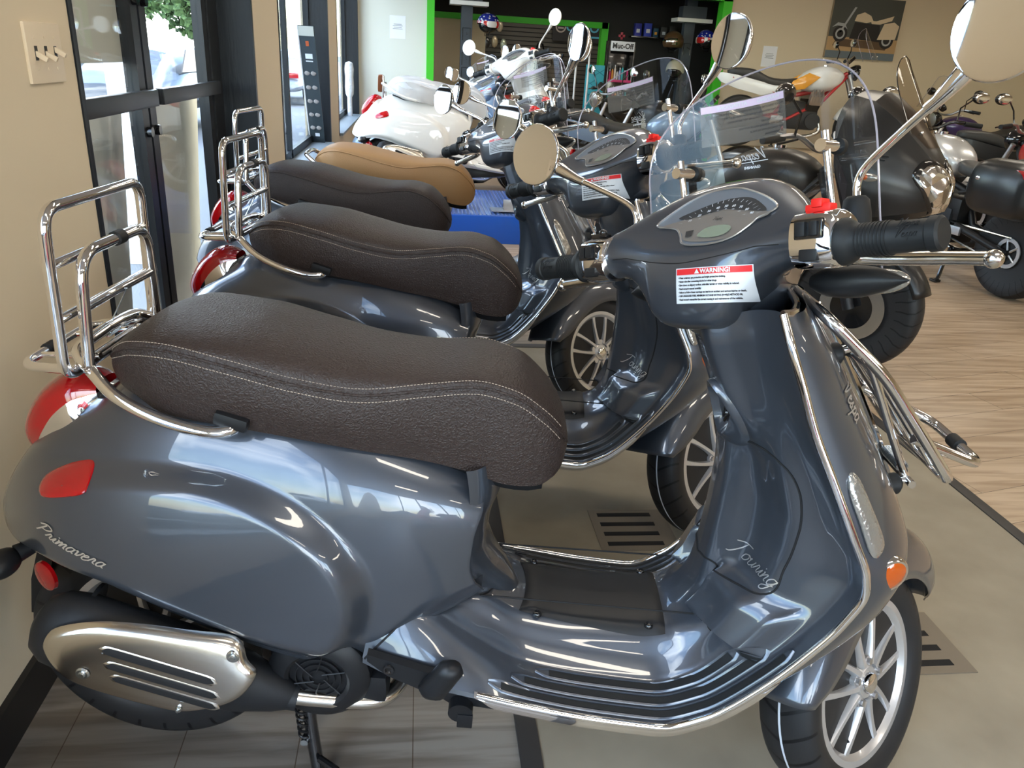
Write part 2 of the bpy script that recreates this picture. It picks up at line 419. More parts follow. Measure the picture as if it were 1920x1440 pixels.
# --- wheel (axis along y, centred on the origin, right side = -y is the spoke face)
def make_wheel(parent, M, name, R=.229, w=.055, tyre=None, front=True, rimR=.160, rim_m=None):
    t = MB()
    prof = [(rimR-.004,-w*.62),(rimR+.008,-w*.86),(rimR+.028,-w*.99),(R-.026,-w),(R-.012,-w*.9),(R-.004,-w*.62),(R,-w*.3),(R,w*.3),(R-.004,w*.62),(R-.012,w*.9),(R-.026,w),(rimR+.028,w*.99),(rimR+.008,w*.86),(rimR-.004,w*.62)]
    P = crm([(a,b,0) for a,b in prof], 2); t.lathe([(p[0],p[1]) for p in P], n=72, closed=False)
    ty = t.build(name, tyre or M_TYRE, parent, None, smooth=50); ty.matrix_local = M
    st = MB(); st.lathe([(R+.0006,-.0022),(R+.0006,.0022)], n=72)
    r = MB()
    r.lathe([(rimR+.006,-w*.80),(rimR+.008,-w*.70),(rimR-.002,-w*.64),(rimR-.010,-w*.55),(rimR-.013,-w*.35),(rimR-.020,0),(rimR-.013,w*.5),(rimR+.006,w*.8),(rimR-.004,w*.8),(rimR-.022,w*.5),(rimR-.032,0),(rimR-.026,-w*.35),(rimR-.018,-w*.62),(rimR-.008,-w*.80)], n=72, closed=True)
    # hub
    r.lathe([(.0,-.046),(.030,-.046),(.036,-.040),(.040,-.030),(.046,-.022),(.048,.02),(.03,.03),(0,.03)], n=40)
    for k in range(5):
        a0 = 2*PI*k/5+.3
        for s in (-1, 1):
            # curved spoke pair
            pts = []; 
            for q in range(9):
                f = q/8; rr = .036+(rimR-.012-.036)*f; a = a0+s*(.36-.13*f)
                pts.append((rr*math.cos(a), rr*math.sin(a), f))
            rings = []
            for q in range(9):
                x, z, f = pts[q]; n0 = pts[max(q-1,0)]; n1 = pts[min(q+1,8)]
                tx, tz = n1[0]-n0[0], n1[1]-n0[1]; L = math.hypot(tx, tz); px, pz = -tz/L, tx/L
                hw = .0092-.0022*math.sin(PI*f)+.003*f*f; yc = -.036+.012*f; th = .012
                sec = [(hw,th),(hw,-th*.3),(hw*.55,-th),(-hw*.55,-th),(-hw,-th*.3),(-hw,th)]
                rings.append([(x+px*a, yc+b, z+pz*a) for a, b in sec])
            r.loft(rings)
        # boss between the pair
        a = a0; c = (.040*math.cos(a), -.040, .040*math.sin(a)); r.cyl((c[0],-.044,c[2]), (c[0],-.02,c[2]), .011, 16)
    rim = r.build('wheel_rim', rim_m or M_SILVER, ty, None, smooth=35)
    h = MB(); h.lathe([(0,-.058),(.012,-.058),(.019,-.055),(.022,-.048),(.022,-.040),(0,-.04)], n=28)
    h.build('hub_cap', M_CHROME, ty)
    b = MB()
    for k in range(5):
        a = 2*PI*k/5+.3; b.cyl((.042*math.cos(a),-.051,.042*math.sin(a)), (.042*math.cos(a),-.04,.042*math.sin(a)), .0065, 6)
    b.parts('wheel_bolt', M_ALU, ty)
    v = MB(); a = -2.0; v.cyl(((rimR-.03)*math.cos(a), -.02, (rimR-.03)*math.sin(a)), ((rimR-.045)*math.cos(a), -.035, (rimR-.045)*math.sin(a)), .0045, 10)
    v.build('valve_stem', M_BLACKPL, ty)
    st.build('tread_line', M_WHITEST, ty) if front else None
    if front:
        d = MB(); d.lathe([(.062,.010),(.100,.010),(.100,.014),(.062,.014)], n=60, closed=True)
        for k in range(5):
            a = 2*PI*k/5; d.box((.055*math.cos(a),.012,.055*math.sin(a)), (.04,.004,.014), .001, rotm((0,1,0), -a))
        d.build('brake_disc', M_FLOORDISC, ty)
        c = MB(); c.box((-.085,.012,.03), (.05,.045,.075), .01); c.build('brake_caliper', M_BLACKPL, ty)
    # move: rim and others inherit the tyre transform
    return ty

# --- body surfaces -----------------------------------------------------------
zt_f = pch([-.262,-.25,-.22,-.18,-.13,-.05,.05,.15,.3,.45,.55,.62],[.492,.525,.575,.628,.675,.725,.775,.790,.766,.728,.690,.650])
zb_f = pch([-.262,-.25,-.2,-.11,0,.08,.165,.235,.305,.36,.415,.46,.5,.56,.62],[.478,.468,.455,.468,.450,.420,.388,.360,.340,.332,.330,.370,.405,.435,.460])
W_f = pch([-.262,-.25,-.22,-.17,-.1,0,.1,.2,.35,.45,.55,.62],[.018,.036,.066,.098,.128,.152,.165,.172,.175,.168,.146,.116])
xfr_f = pch([.33,.43,.47,.52,.57,.62,.66,.75],[.640,.621,.596,.580,.583,.594,.590,.57])
def body_point(s, t):
    xs = -.262+s*.877
    zt, zb = zt_f(xs), zb_f(xs); z = zt+(zb-zt)*t
    xe = xfr_f(z); x = -.262+s*(xe+.262)
    W = W_f(x)
    k = float(sst(.15, .42, x)); y = W*(1-(1-np.clip(t,0,1))**(2.7+1.9*k))**(1/(2.3+.5*k))
    y = y-W*.10*sst(.86, 1., t)
    # cowl blister
    ax = .305 if x > .12 else .43
    d = math.sqrt(((x-.12)/ax)**2+((z-.463)/.205)**2)
    b = .033*(1-sst(.86, 1.03, d))*(1 if d < 1.03 else 0)+.010*max(0, 1-d*d)
    b *= float(sst(-.27, -.05, x))
    if t > .9: b *= 1-.35*float(sst(.9,1,t))
    # upper shoulder crease
    return np.array([x, -(y+b), z])
def make_body_mb():
    nu, nv = 150, 90; V = []
    for i in range(nu):
        s = (i/(nu-1)); s = s*s*(3-2*s)*.3+s*.7
        for j in range(nv):
            t = j/(nv-1); t = t**1.35
            V.append(body_point(s, t))
    m = MB(); m.grid(V, nu, nv)
    # turned-in lower lip and front lip
    lipV = []
    for i in range(nu):
        s = (i/(nu-1)); s = s*s*(3-2*s)*.3+s*.7; p = body_point(s, 1.)
        for k, (dy, dz) in enumerate([(0,0),(.004,-.003),(.012,-.002),(.03,.01)]): lipV.append(p+np.array([0,dy,dz]) if p[1]+dy < 0 else np.array([p[0],-.0005,p[2]+dz]))
    m.grid(lipV, nu, 4)
    fr = []
    for j in range(nv):
        t = (j/(nv-1))**1.35; p = body_point(1., t)
        for dx, dy in [(0,0),(.002,.002),(.002,.006),(-.004,.014)]: fr.append(p+np.array([dx, min(dy, -p[1]), 0]))
    m.grid(fr, nv, 4)
    return m.mirror_y()
# --- floor / leg shield
E_s = [(.414,.178,.352),(.455,.190,.343),(.52,.203,.335),(.61,.214,.327),(.70,.220,.316),(.80,.222,.304),(.91,.223,.298),(.985,.228,.330),(1.06,.238,.412),(1.11,.245,.487),(1.146,.251,.556),(1.164,.253,.612),(1.158,.252,.645),(1.125,.243,.71),(1.09,.230,.775),(1.052,.212,.845),(1.022,.200,.912),(.998,.188,.965),(.984,.172,1.003)]
C_s = [(.43,.46),(.48,.455),(.53,.452),(.60,.435),(.68,.394),(.78,.383),(.87,.383),(.93,.392),(.968,.425),(.986,.47),(.992,.54),(.994,.60),(.994,.66),(.988,.72),(.974,.78),(.952,.835),(.928,.885),(.912,.922),(.905,.945)]
_si = np.arange(len(E_s), dtype=float)
Ex, Ey, Ez = [pch(_si, [e[k] for e in E_s]) for k in range(3)]
Cx, Cz = [pch(_si, [c[k] for c in C_s]) for k in range(2)]
g_floor = pch([0,.15,.32,.40,.50,.585,.61,.635,.72,1.],[1,.985,.93,.80,.48,.31,.27,.22,.17,0])
g_rear = pch([0,.2,.4,.6,.75,.88,.95,1.],[1,1,.98,.92,.80,.50,.22,0])
g_shield = pch([0,.14,.22,.32,.46,.60,.75,.88,1.],[1,.985,.88,.70,.60,.50,.20,.04,0])
g_top = pch([0,.24,.36,.46,.62,.8,.92,1.],[1,.99,.93,.62,.30,.10,.02,0])
def floor_point(s, r):
    kf = float(sst(6.6, 9.0, s)); kr = 1-float(sst(.8, 4.4, s)); kt = float(sst(13.2, 15.5, s))
    g = g_rear(r)*kr+g_floor(r)*(1-kr)
    gs = g_shield(r)*(1-kt)+g_top(r)*kt
    g = g*(1-kf)+gs*kf
    ex, ey, ez = Ex(s), Ey(s), Ez(s)
    x = ex+(Cx(s)-ex)*g; z = ez+(Cz(s)-ez)*g
    # footwell box bulge
    zz = z; b = float(sst(.420,.434,zz)*(1-sst(.495,.535,zz))*sst(.23,.30,r)*(1-sst(.77,.82,r)))
    x -= .034*b
    return np.array([x, -ey*r, z])
def make_floor_mb():
    nu, nv = 190, 80; V = []
    for i in range(nu):
        s = (len(E_s)-1)*i/(nu-1)
        for j in range(nv): V.append(floor_point(s, j/(nv-1)))
    m = MB(); m.grid(V, nu, nv)
    return m.mirror_y()
# front apron
Fc = pch(list(_si), [0]*len(_si))
A_s = [(1.08,.36),(1.13,.40),(1.20,.45),(1.255,.50),(1.285,.555),(1.292,.61),(1.285,.65),(1.25,.72),(1.205,.79),(1.16,.86),(1.115,.925),(1.075,.975),(1.05,1.0)]
Ax, Az = [pch(np.arange(13.)+6, [a[k] for a in A_s]) for k in range(2)]
def apron_point(s, r):
    ex, ey, ez = Ex(s), Ey(s), Ez(s)
    c = np.array([Ax(s), Az(s)]); e = np.array([ex, ez])
    g = (1-r**2.6)**(1/1.7) if r < 1 else 0
    q = e+(c-e)*g
    # vertical nose ridge
    x = q[0]+.018*math.exp(-(r*ey/.035)**2)*float(sst(6.5,9,s))
    return np.array([x, -ey*r, q[1]])
def make_apron_mb():
    nu, nv = 90, 44; V = []
    for i in range(nu):
        s = 6+12*i/(nu-1)
        for j in range(nv): V.append(apron_point(s, j/(nv-1)))
    return MB().grid(V, nu, nv).mirror_y()

# --- seat
st_x = [-.012,-.004,.02,.05,.10,.20,.30,.40,.50,.57,.63,.68,.705,.72,.727]
st_w = pch(st_x, [.040,.070,.104,.124,.143,.148,.143,.130,.113,.106,.101,.086,.070,.050,.022])
st_t = pch(st_x, [.806,.825,.852,.870,.882,.880,.864,.847,.840,.845,.836,.803,.772,.742,.715])
st_m = pch(st_x, [.800,.814,.836,.852,.860,.845,.822,.808,.819,.827,.814,.779,.751,.726,.706])
st_b = pch(st_x, [.792,.788,.780,.772,.752,.742,.728,.710,.692,.675,.655,.650,.660,.676,.695])
def seat_sec(x, n1=9, n2=11):
    w, t, m, b = st_w(x), st_t(x), st_m(x), st_b(x); P = []
    for k in range(n1):            # bottom edge up to the seam
        f = k/(n1-1); z = b+(m-b)*f
        y = w*(.90+.12*math.sin(PI*min(1, f*1.0+.02)*.62)-.055*f*f)
        P.append((y, z))
    ys = P[-1][0]
    for k in range(1, n2):
        a = PI/2*k/(n2-1); P.append((ys*math.cos(a)**.8 if k < n2-1 else 0, m+(t-m)*math.sin(a)**.75))
    return P
def make_seat(parent, m_seat, m_thread):
    xs = [st_x[0]+(st_x[-1]-st_x[0])*(.5-.5*math.cos(PI*i/69)) for i in range(70)]
    V = []; n = 0
    for x in xs:
        P = seat_sec(x); ring = [(x, -y, z) for y, z in P]+[(x, y, z) for y, z in P[:-1][::-1]]
        ring = [(x, 0, P[0][1]-.0)]+ring; V.append(ring)
    s = MB(); s.loft(V)
    cut = s.build('seat', m_seat, parent, smooth=60)
    pp = MB(); th = MB(); path = []
    for x in xs[2:-2]:
        P = seat_sec(x); path.append((x, P[8][0], P[8][1]))
    for sg in (-1, 1):
        pp.tube([(x, sg*(y+.0005), z) for x, y, z in path], .0023, 8)
    pb = [(xs[2], y, path[0][2]) for y in np.linspace(-path[0][1], path[0][1], 12)]
    pp.tube(pb, .0023, 8)
    pp.build('seam_piping', m_seat, cut)
    # stitches: short dashes either side of the seam
    for sg in (-1, 1):
        for side, k in ((0, 7.), (1, 9.)):
            L = []
            for x in np.linspace(.0, .715, 420):
                P = seat_sec(x); a = P[8]
                if side == 0: q = P[7]; f = .011/max(1e-4, math.hypot(a[0]-q[0], a[1]-q[1])); f = min(f, 1.2)
                else: q = P[10]; f = .008/max(1e-4, math.hypot(a[0]-q[0], a[1]-q[1])); f = min(f, 1.)
                y = a[0]+(q[0]-a[0])*f; z = a[1]+(q[1]-a[1])*f
                L.append(np.array([x, sg*(y+.0008), z+(.0022 if side else 0)]))
            for i in range(0, len(L)-3, 3):
                th.tube([L[i], L[i+2]], .00055, 4)
        th.build('seat_stitching', m_thread, cut, smooth=None); th = MB()
    # base pan
    b = MB(); rings = []
    for x in np.linspace(.02, .69, 30):
        w = st_w(x)*.86; z = st_b(x); rings.append([(x,-w,z+.004),(x,w,z+.004),(x,w*.8,z-.02),(x,-w*.8,z-.02)])
    b.loft(rings); b.build('seat_base', M_BLACKPL, cut)
    return cut

# --- head set
def ring_res(pts, n=56):
    P = crm([np.array((a, b, 0.)) for a, b in pts], 8, closed=True); P = np.array(P)
    d = np.r_[0, np.cumsum(np.linalg.norm(np.diff(np.vstack([P, P[:1]]), axis=0), axis=1))]
    Q = np.vstack([P, P[:1]]); t = np.linspace(0, d[-1], n, endpoint=False)
    return np.stack([np.interp(t, d, Q[:,k]) for k in (0,1)], 1)
H0 = ring_res([(.839,.965),(.836,1.005),(.843,1.035),(.868,1.062),(.90,1.094),(.930,1.128),(.958,1.150),(.99,1.157),(1.03,1.144),(1.07,1.108),(1.095,1.06),(1.092,1.01),(1.06,.965),(1.0,.935),(.94,.924),(.88,.924),(.850,.935)])
def circ_ring(cx, cz, rx, rz, n=56):
    th0 = math.atan2(H0[0][1]-1.04, H0[0][0]-.965)
    ang = [math.atan2(p[1]-1.04, p[0]-.965) for p in H0]
    return np.array([[cx+rx*math.cos(a), cz+rz*math.sin(a)] for a in ang])
H1 = circ_ring(.895, 1.046, .036, .036)
hwt_f = pch([0,.03,.06,.09,.12,.145,.17,.2],[1,.985,.93,.80,.60,.38,.16,.0])
hwb_f = pch([0,.035,.06,.08,.10,.13,.165,.2],[1,.98,.87,.60,.34,.10,.0,.0])
def head_pt(y, k):
    q = float(sst(1.0, 1.07, H0[k][1])); w = float(hwt_f(abs(y)))*q+float(hwb_f(abs(y)))*(1-q)
    return H0[k]*w+H1[k]*(1-w)
def make_head_mb():
    ys = np.linspace(-.178, .178, 73); R = []
    for y in ys:
        R.append([(head_pt(y, k)[0], y, head_pt(y, k)[1]) for k in range(56)])
    return MB().loft(R)

def make_scooter(name, loc, yaw, m_paint=None, m_seat=None):
    RPa = rad(1.3)
    root = empty(name, (loc[0], loc[1], 1.34*math.sin(RPa)), (0, RPa, yaw))
    mp = m_paint or M_PAINT; ms = m_seat or M_LEATHER
    I = Matrix.Identity(4)
    # wheels
    make_wheel(root, SM @ Matrix.Translation((1.34,0,.229)), 'front_wheel')
    make_wheel(root, Matrix.Translation((0,0,.236)), 'rear_wheel', R=.236, w=.058, front=False)
    # rear body
    bmb = make_body_mb(); B = bmb.bvh()
    body = bmb.build('rear_body', mp, root, smooth=60)
    side = lambda pts, y0=-.5, bv=B, off=.001: [np.array(h) for h in (hitside(bv, x, z, y0, off) for x, z in pts) if h is not None]
    # under-seat closing panel between the sides
    cc = MB(); V = []
    zc = np.linspace(.36, .69, 26)
    wx = pch([.36,.42,.46,.52,.6,.70],[.04,.058,.075,.085,.09,.10]); dx = pch([.36,.40,.45,.52,.62,.70],[.07,.06,.045,.045,.05,.055])
    for z in zc:
        for j in range(25):
            a = -PI/2+PI*j/24; x0 = float(xfr_f(z))-.02
            V.append((x0+float(dx(z))*math.cos(a)**.8, (float(wx(z))+.022*float(sst(.44,.52,z))*(1-math.cos(a)))*math.sin(a), z))
    cc.grid(V, 26, 25); cc.build('centre_cover', mp, root, smooth=60)
    # floor and leg shield
    fmb = make_floor_mb(); FB = fmb.bvh()
    fl = fmb.build('leg_shield', mp, root, smooth=50)
    amb = make_apron_mb(); AB = amb.bvh()
    ap = amb.build('front_apron', mp, root, smooth=50)
    # underside of the floor
    u = MB(); rings = []
    for s in np.linspace(0, 9, 34):
        ex, ey, ez = float(Ex(s)), float(Ey(s)), float(Ez(s)); k = float(sst(5.5, 9, s))
        nx, nz = .35*k, -1+.3*k; d = .012
        rings.append([(ex, -ey*.97, ez-.001), (ex+nx*d, -ey*.99, ez+nz*d), (ex+nx*.035, -ey*.86, ez+nz*.035), (ex+nx*.05, 0, ez+nz*.05), (ex+nx*.035, ey*.86, ez+nz*.035), (ex+nx*d, ey*.99, ez+nz*d), (ex, ey*.97, ez-.001), (ex, 0, ez+.01)])
    u.loft(rings); u.build('floor_underside', mp, root, smooth=50)
    bl = MB(); rings = []
    for x, z, w, h in [(.47,.235,.05,.06),(.50,.225,.10,.09),(.56,.215,.13,.11),(.66,.225,.15,.09),(.80,.235,.16,.07),(.93,.25,.15,.06),(1.02,.30,.12,.06)]:
        rings.append([(x, -w, z+h*.5),(x,-w*.96,z),(x,-w*.7,z-.012),(x,w*.7,z-.012),(x,w*.96,z),(x,w,z+h*.5),(x,w*.8,z+h),(x,-w*.8,z+h)])
    bl.loft(rings); bl.build('belly_pan', M_BLACKPL, root, smooth=40)
    pl = MB(); pl.cyl((.583,-.128,.218),(.583,-.150,.216),.022,28); pl.box((.592,-.149,.2),(.028,.006,.03),.003); pl.build('oil_plug', M_BLACKPL, root)
    # chrome trim round the shield and floor
    tr = MB()
    for sg in (-1, 1):
        P = [(float(Ex(s)), sg*(float(Ey(s))+.002), float(Ez(s))) for s in np.linspace(3, 18, 110)]
        tr.tube(P, .0065, 10)
    # closing arc over the top of the shield
    P = []
    for j in range(13):
        a = PI*j/12; P.append((.984+.05*math.sin(a), -.172*math.cos(a), 1.003+.0*math.sin(a)))
    tr.tube(P, .0055, 8)
    tr.build('edge_trim', M_CHROME, root)
    # wide bright sill strip under the foot rest
    ss = MB()
    for sg in (-1, 1):
        V = []
        SS = np.linspace(2.95, 8.6, 60)
        for s in SS:
            ex, ey, ez = float(Ex(s)), float(Ey(s)), float(Ez(s)); k = float(sst(6,8.6,s)); e = min(1, (s-2.95)*3, (8.6-s)*1.2+.12)
            for a, b in [(0,.006),(.006,.002),(.0085,-.007*e),(.006,-.017*e),(0,-.021*e)]:
                V.append((ex+ (-b)*k*.5, sg*(ey+a), ez+b*(1-.3*k)))
        ss.grid(V, 60, 5)
    ss.parts('sill_strip', M_CHROME, root)
    # foot rest: raised bright ribs with rubber inserts
    rb = MB(); ri = MB()
    for sg in (-1, 1):
        for q, (r0, r1, a0, a1) in enumerate([(.655,.735,4.1,8.05),(.765,.845,3.65,8.5),(.875,.95,3.2,8.85)]):
            loopo = []; 
            S = np.linspace(a0, a1, 46)
            def fp(s, r, h):
                p = floor_point(s, r); p2 = floor_point(s+.02, r); t = p2-p; t /= np.linalg.norm(t); n = np.array([-t[2], 0, t[0]]); p = p+n*h; return np.array([p[0], p[1]*(-sg), p[2]])
            V = []
            for s in S:
                e = min(1, (s-a0)/.25+.15, (a1-s)/.25+.15)
                rm = (r0+r1)/2; hw = (r1-r0)/2*e
                for rr, h in [(rm-hw-.008,0.0005),(rm-hw,.0042),(rm-hw+.006*e,.0042),(rm-hw+.010*e,.0012),(rm+hw-.010*e,.0012),(rm+hw-.006*e,.0042),(rm+hw,.0042),(rm+hw+.008,.0005)]: V.append(fp(s, rr, h))
            rb.grid(V, 46, 8)
            V = []
            for s in np.linspace(a0+.25, a1-.2, 44):
                for rr, h in [(r0+.012,.0014),(r0+.016,.0032),(r1-.016,.0032),(r1-.012,.0014)]: V.append(fp(s, rr, h))
            ri.grid(V, 44, 4)
    rb.parts('foot_rest_rib', mp, fl, smooth=60); ri.parts('foot_rest_rubber', M_RUBBER, fl)
    # centre rubber mat
    mt = MB(); V = []
    outl = lambda f: .098-.014*math.cos(2*PI*f) 
    nx, ny = 36, 25
    for i in range(nx):
        f = i/(nx-1); 
        for j in range(ny):
            g = -1+2*j/(ny-1); x = .672+.262*f+(.012*(1-g*g))*(1-f)-.0*g
            hw = .082*(1-.10*math.cos(PI*f)) ; y = g*hw
            e = min(1, f*12, (1-f)*12, (1-abs(g))*9)
            h = FB.ray_cast(Vector((x, y, .45)), Vector((0,0,-1)))
            V.append((x, y, h[0].z+.001+.006*e**.5))
    mt.grid(V, nx, ny); mtb = mt.bvh(); mat_o = mt.build('floor_mat', M_BLACKPL, fl, smooth=50)
    sc = MB()
    for x, y in ((.705,-.078),(.905,-.078),(.70,.075),(.91,.075)):
        h = mtb.ray_cast(Vector((x,y,.5)), Vector((0,0,-1))); z = h[0].z if h[0] else .39
        sc.lathe([(0,.0015),(.003,.0015),(.0065,.0035),(.008,.001),(.008,-.002)], (x,y,z), (0,0,1), 14)
    sc.parts('mat_screw', M_GLOSSBLK, mat_o)
    em = cursive('Vespa', .013, .0008, .4); place(em, (.80,0,.6), (1,0,0), (0,1,0)); project(em, mtb, (0,0,-1), .0004)
    lg = MB(); 
    em.build('embossed_script', M_BLACKPL, mat_o)
    # panel gaps
    gp = MB()
    P = side([(.418,.352),(.44,.378),(.47,.412),(.495,.433),(.54,.452),(.588,.469),(.62,.487)], bv=FB)
    if len(P) > 3: gp.tube(crm(P, 4), .0018, 6)
    def rearpts(pts):
        out = []
        for y, z in pts:
            h = FB.ray_cast(Vector((.6, y, z)), Vector((1,0,0)))
            if h[0]: out.append(np.array(h[0])+np.array([-.0006,0,0]))
        return out
    D = [(0,.745),(-.020,.755),(-.04,.748),(-.058,.752),(-.085,.764),(-.125,.764),(-.151,.754),(-.163,.728),(-.165,.69),(-.161,.63),(-.158,.58),(-.160,.545),(-.151,.524),(-.122,.516),(-.071,.507),(-.049,.511),(-.02,.505),(0,.498)]
    Dd = [(p[0],p[1]) for p in crm([np.array((a,b,0.)) for a,b in D], 4)]
    P = rearpts(Dd); gp.tube(P, .0018, 6); P = rearpts([(-a,b) for a, b in Dd]); gp.tube(P, .0018, 6)
    P = rearpts([(y, .418+.012*(abs(y)/.13)**2) for y in np.linspace(-.135,.135,50)]); gp.tube(P, .0016, 6)
    gp.parts('panel_gap', M_DARKGAP, fl)
    # glove-box door skin, slightly raised, with script badge
    gd = MB(); 
    # ignition recess
    kp = np.array([.985,-.048,.775])
    h = FB.ray_cast(Vector((.6,-.045,.798)), Vector((1,0,0))); kx = h[0].x if h[0] else .975
    ig = MB(); V = []
    for i in range(40):
        a = 2*PI*i/40
        for r0, dx_ in [(1.12,.001),(1.08,-.006),(1.0,-.012),(.90,-.012),(.76,-.004),(.5,.004),(.42,.006)]:
            yy = -.050+.031*r0*math.cos(a); zz = .798+.050*r0*math.sin(a)
            hh = FB.ray_cast(Vector((.6,yy,zz)), Vector((1,0,0))); xx = hh[0].x if hh[0] else kx
            if r0 < .8: xx = kx+.004
            V.append((xx+dx_-.001, yy, zz))
    ig.grid(V, 40, 7, cu=True); igo = ig.build('ignition_surround', mp, fl, smooth=60)
    lk = MB(); lk.cyl((kx+.012,-.050,.798),(kx-.002,-.050,.798),.016,24); lk.build('ignition_lock', M_CHROME, igo)
    lk2 = MB(); lk2.cyl((kx+.0,-.050,.798),(kx-.004,-.050,.798),.009,18); lk2.box((kx-.004,-.050,.798),(.002,.0025,.012)); lk2.build('key_slot', M_GLOSSBLK, igo)
    for sg, nm in ((-1, 'r'),):
        bd = cursive('Touring', .0150, .0009, .45)
        if True:
            place(bd, (.62,-.108,.544), (0,-1,-.06), (0,-.06,1)); project(bd, FB, (1,0,0), .0016)
            bd.build('script_badge', M_BADGE, fl)
    bd = cursive('Primavera', .0115, .0010, .5).xf(lambda p: np.array([p[0]*1.42, p[1], p[2]])); place(bd, (-.056,-.5,.524), (.965,0,-.27), (.27,0,.965)); project(bd, B, (0,1,0), .0016)
    bd.build('script_badge', M_BADGE, body)
    # seat, rail
    seat = make_seat(root, ms, M_THREAD)
    gr = MB()
    P = [(-.045,0,.835),(-.045,-.06,.832),(-.038,-.100,.828),(-.008,-.122,.810),(.038,-.146,.782),(.10,-.157,.758),(.165,-.158,.743),(.20,-.150,.742),(.215,-.135,.748)]
    P = crm(P, 6); P = P+[p*np.array([1,-1,1]) for p in P[::-1]]
    gr.tube(P, .0095, 14, caps=True); gr.build('grab_rail', M_CHROME, root)
    for sg in (-1, 1):
        bk = MB(); bk.box((.207,sg*.142,.757),(.052,.022,.022),.008, rotm((0,1,0), .25)); bk.build('rail_bracket', M_BLACKPL, root)
    # tail light
    tl = MB(); V = []
    cs = [(-.192,.600,.020),(-.184,.640,.036),(-.160,.680,.050),(-.130,.718,.056),(-.095,.745,.050),(-.060,.754,.034)]
    tlc = [pch(np.arange(6.), [c[k] for c in cs]) for k in range(3)]
    nrm = lambda s: (lambda t: np.array([-t[1], t[0]])/np.linalg.norm(t))(np.array([tlc[0](s+.05)-tlc[0](s-.05), tlc[1](s+.05)-tlc[1](s-.05)]))
    def tlring(s, k, off, ww=1.):
        c = np.array([tlc[0](s), tlc[1](s)]); n = nrm(min(max(s,.06),4.94)); w = float(tlc[2](s))*ww
        return [(c[0]+n[0]*(-.026+(.026+off)*max(0,math.cos(a))**.55), w*math.sin(a)*1.06, c[1]+n[1]*(-.026+(.026+off)*max(0,math.cos(a))**.55)) for a in np.linspace(-PI/2, PI/2, 19)]
    for s in np.linspace(0, 5, 22):
        e = math.sin(PI*min(1,max(0,(s+.15)/5.3)))**.5; V += tlring(s, 0, .024*e-.02*(1-e))
    tl.grid(V, 22, 19)
    lens = tl.build('tail_lamp_lens', M_RED, root, smooth=60)
    tc_ = MB(); rings = []
    for s in np.linspace(0, 5, 22):
        c = np.array([tlc[0](s), tlc[1](s)]); n = nrm(min(max(s,.06),4.94)); w = float(tlc[2](s)); k = .05+.02*s/5
        rings.append([(c[0]-n[0]*.022, -w*1.08, c[1]-n[1]*.022), (c[0]-n[0]*.045, -w*1.16, c[1]-n[1]*.045), (c[0]-n[0]*k*1.2, -w*1.10, c[1]-n[1]*k*1.2), (c[0]-n[0]*k*1.2, w*1.10, c[1]-n[1]*k*1.2), (c[0]-n[0]*.045, w*1.16, c[1]-n[1]*.045), (c[0]-n[0]*.022, w*1.08, c[1]-n[1]*.022)])
    tc_.loft(rings); tc_.build('tail_lamp_housing', M_CHROME, root, smooth=60)
    # side reflectors on the tail
    for sg in (-1, 1):
        rf = MB(); poly = crm([(-.122,.611),(-.117,.626),(-.085,.645),(-.045,.659),(-.031,.655),(-.027,.637),(-.034,.626),(-.075,.612),(-.110,.603)], 4, closed=True) if False else crm([np.array((a,b,0.)) for a,b in [(-.122,.611),(-.117,.626),(-.085,.645),(-.045,.659),(-.031,.655),(-.027,.637),(-.034,.626),(-.075,.612),(-.110,.603)]], 4, closed=True)
        c = np.mean(poly, 0); V = []
        for k, (f, off) in enumerate([(1.,.0005),(.97,.004),(.85,.0065),(.5,.0075),(.02,.0078)]):
            for q in poly:
                a = c+(q-c)*f; h = hitside(B, a[0]+.012, a[1]-.003, -.5, off)
                V.append(h*np.array([1, -sg, 1]) if h is not None else (a[0], sg*.12, a[1]))
        rf.grid(V, 5, len(poly), cv=True); rf.build('side_reflector', M_RED, root)
    # rear mudflap, plate holder, round reflector, indicators
    mf = MB(); mf.loft([[(x-.0, -w, z),(x, w, z),(x+.03, w, z),(x+.03,-w,z)] for x, w, z in [(-.15,.07,.47),(-.185,.06,.43),(-.21,.055,.36),(-.225,.05,.28)]]); mf.build('mudguard_flap', M_BLACKPL, root)
    for sg in (-1, 1):
        ind = MB(); ind.tube([(-.15,sg*.05,.455),(-.175,sg*.085,.455),(-.19,sg*.105,.452)], [.012,.013,.016], 12)
        ind.ell((-.200,sg*.130,.448), (.026,.036,.022)); ind.build('rear_indicator', M_BLACKPL, root)
        il = MB(); il.ell((-.216,sg*.132,.448), (.016,.030,.018)); il.build('rear_indicator_lens', M_CLEARLENS, root)
        rr = MB(); rr.lathe([(0,.003),(.02,.003),(.027,.0),(.028,-.006),(.0,-.006)], (-.150,sg*.105,.408), (-.45,sg*.89,0), 28); rr.build('round_reflector', M_RED, root)
    # engine, swing arm, exhaust
    en = MB(); en.box((.15,.06,.27),(.42,.10,.13),.04); en.box((.30,-.01,.27),(.16,.24,.15),.04); en.box((.05,.10,.25),(.25,.06,.16),.04); en.build('engine_case', M_ALU, root)
    sk = MB(); sk.tube([(.0,.11,.26),(-.02,.115,.5)], .012, 10); sk.build('shock_absorber', M_BLACKPL, root)
    bs = MB(); bs.tube([(.03,-.075,.38),(.10,-.09,.42),(.17,-.10,.40)], .02, 12); bs.box((.06,-.08,.40),(.09,.03,.03),.01); bs.build('carrier_arm', M_ALU, root)
    fn = MB(); fn.lathe([(.050,.004),(.050,-.004),(.056,-.010),(.075,-.008),(.088,.004),(.090,.03),(.088,.06),(.0,.06)], (.337,-.170,.294), (0,1,0), 40)
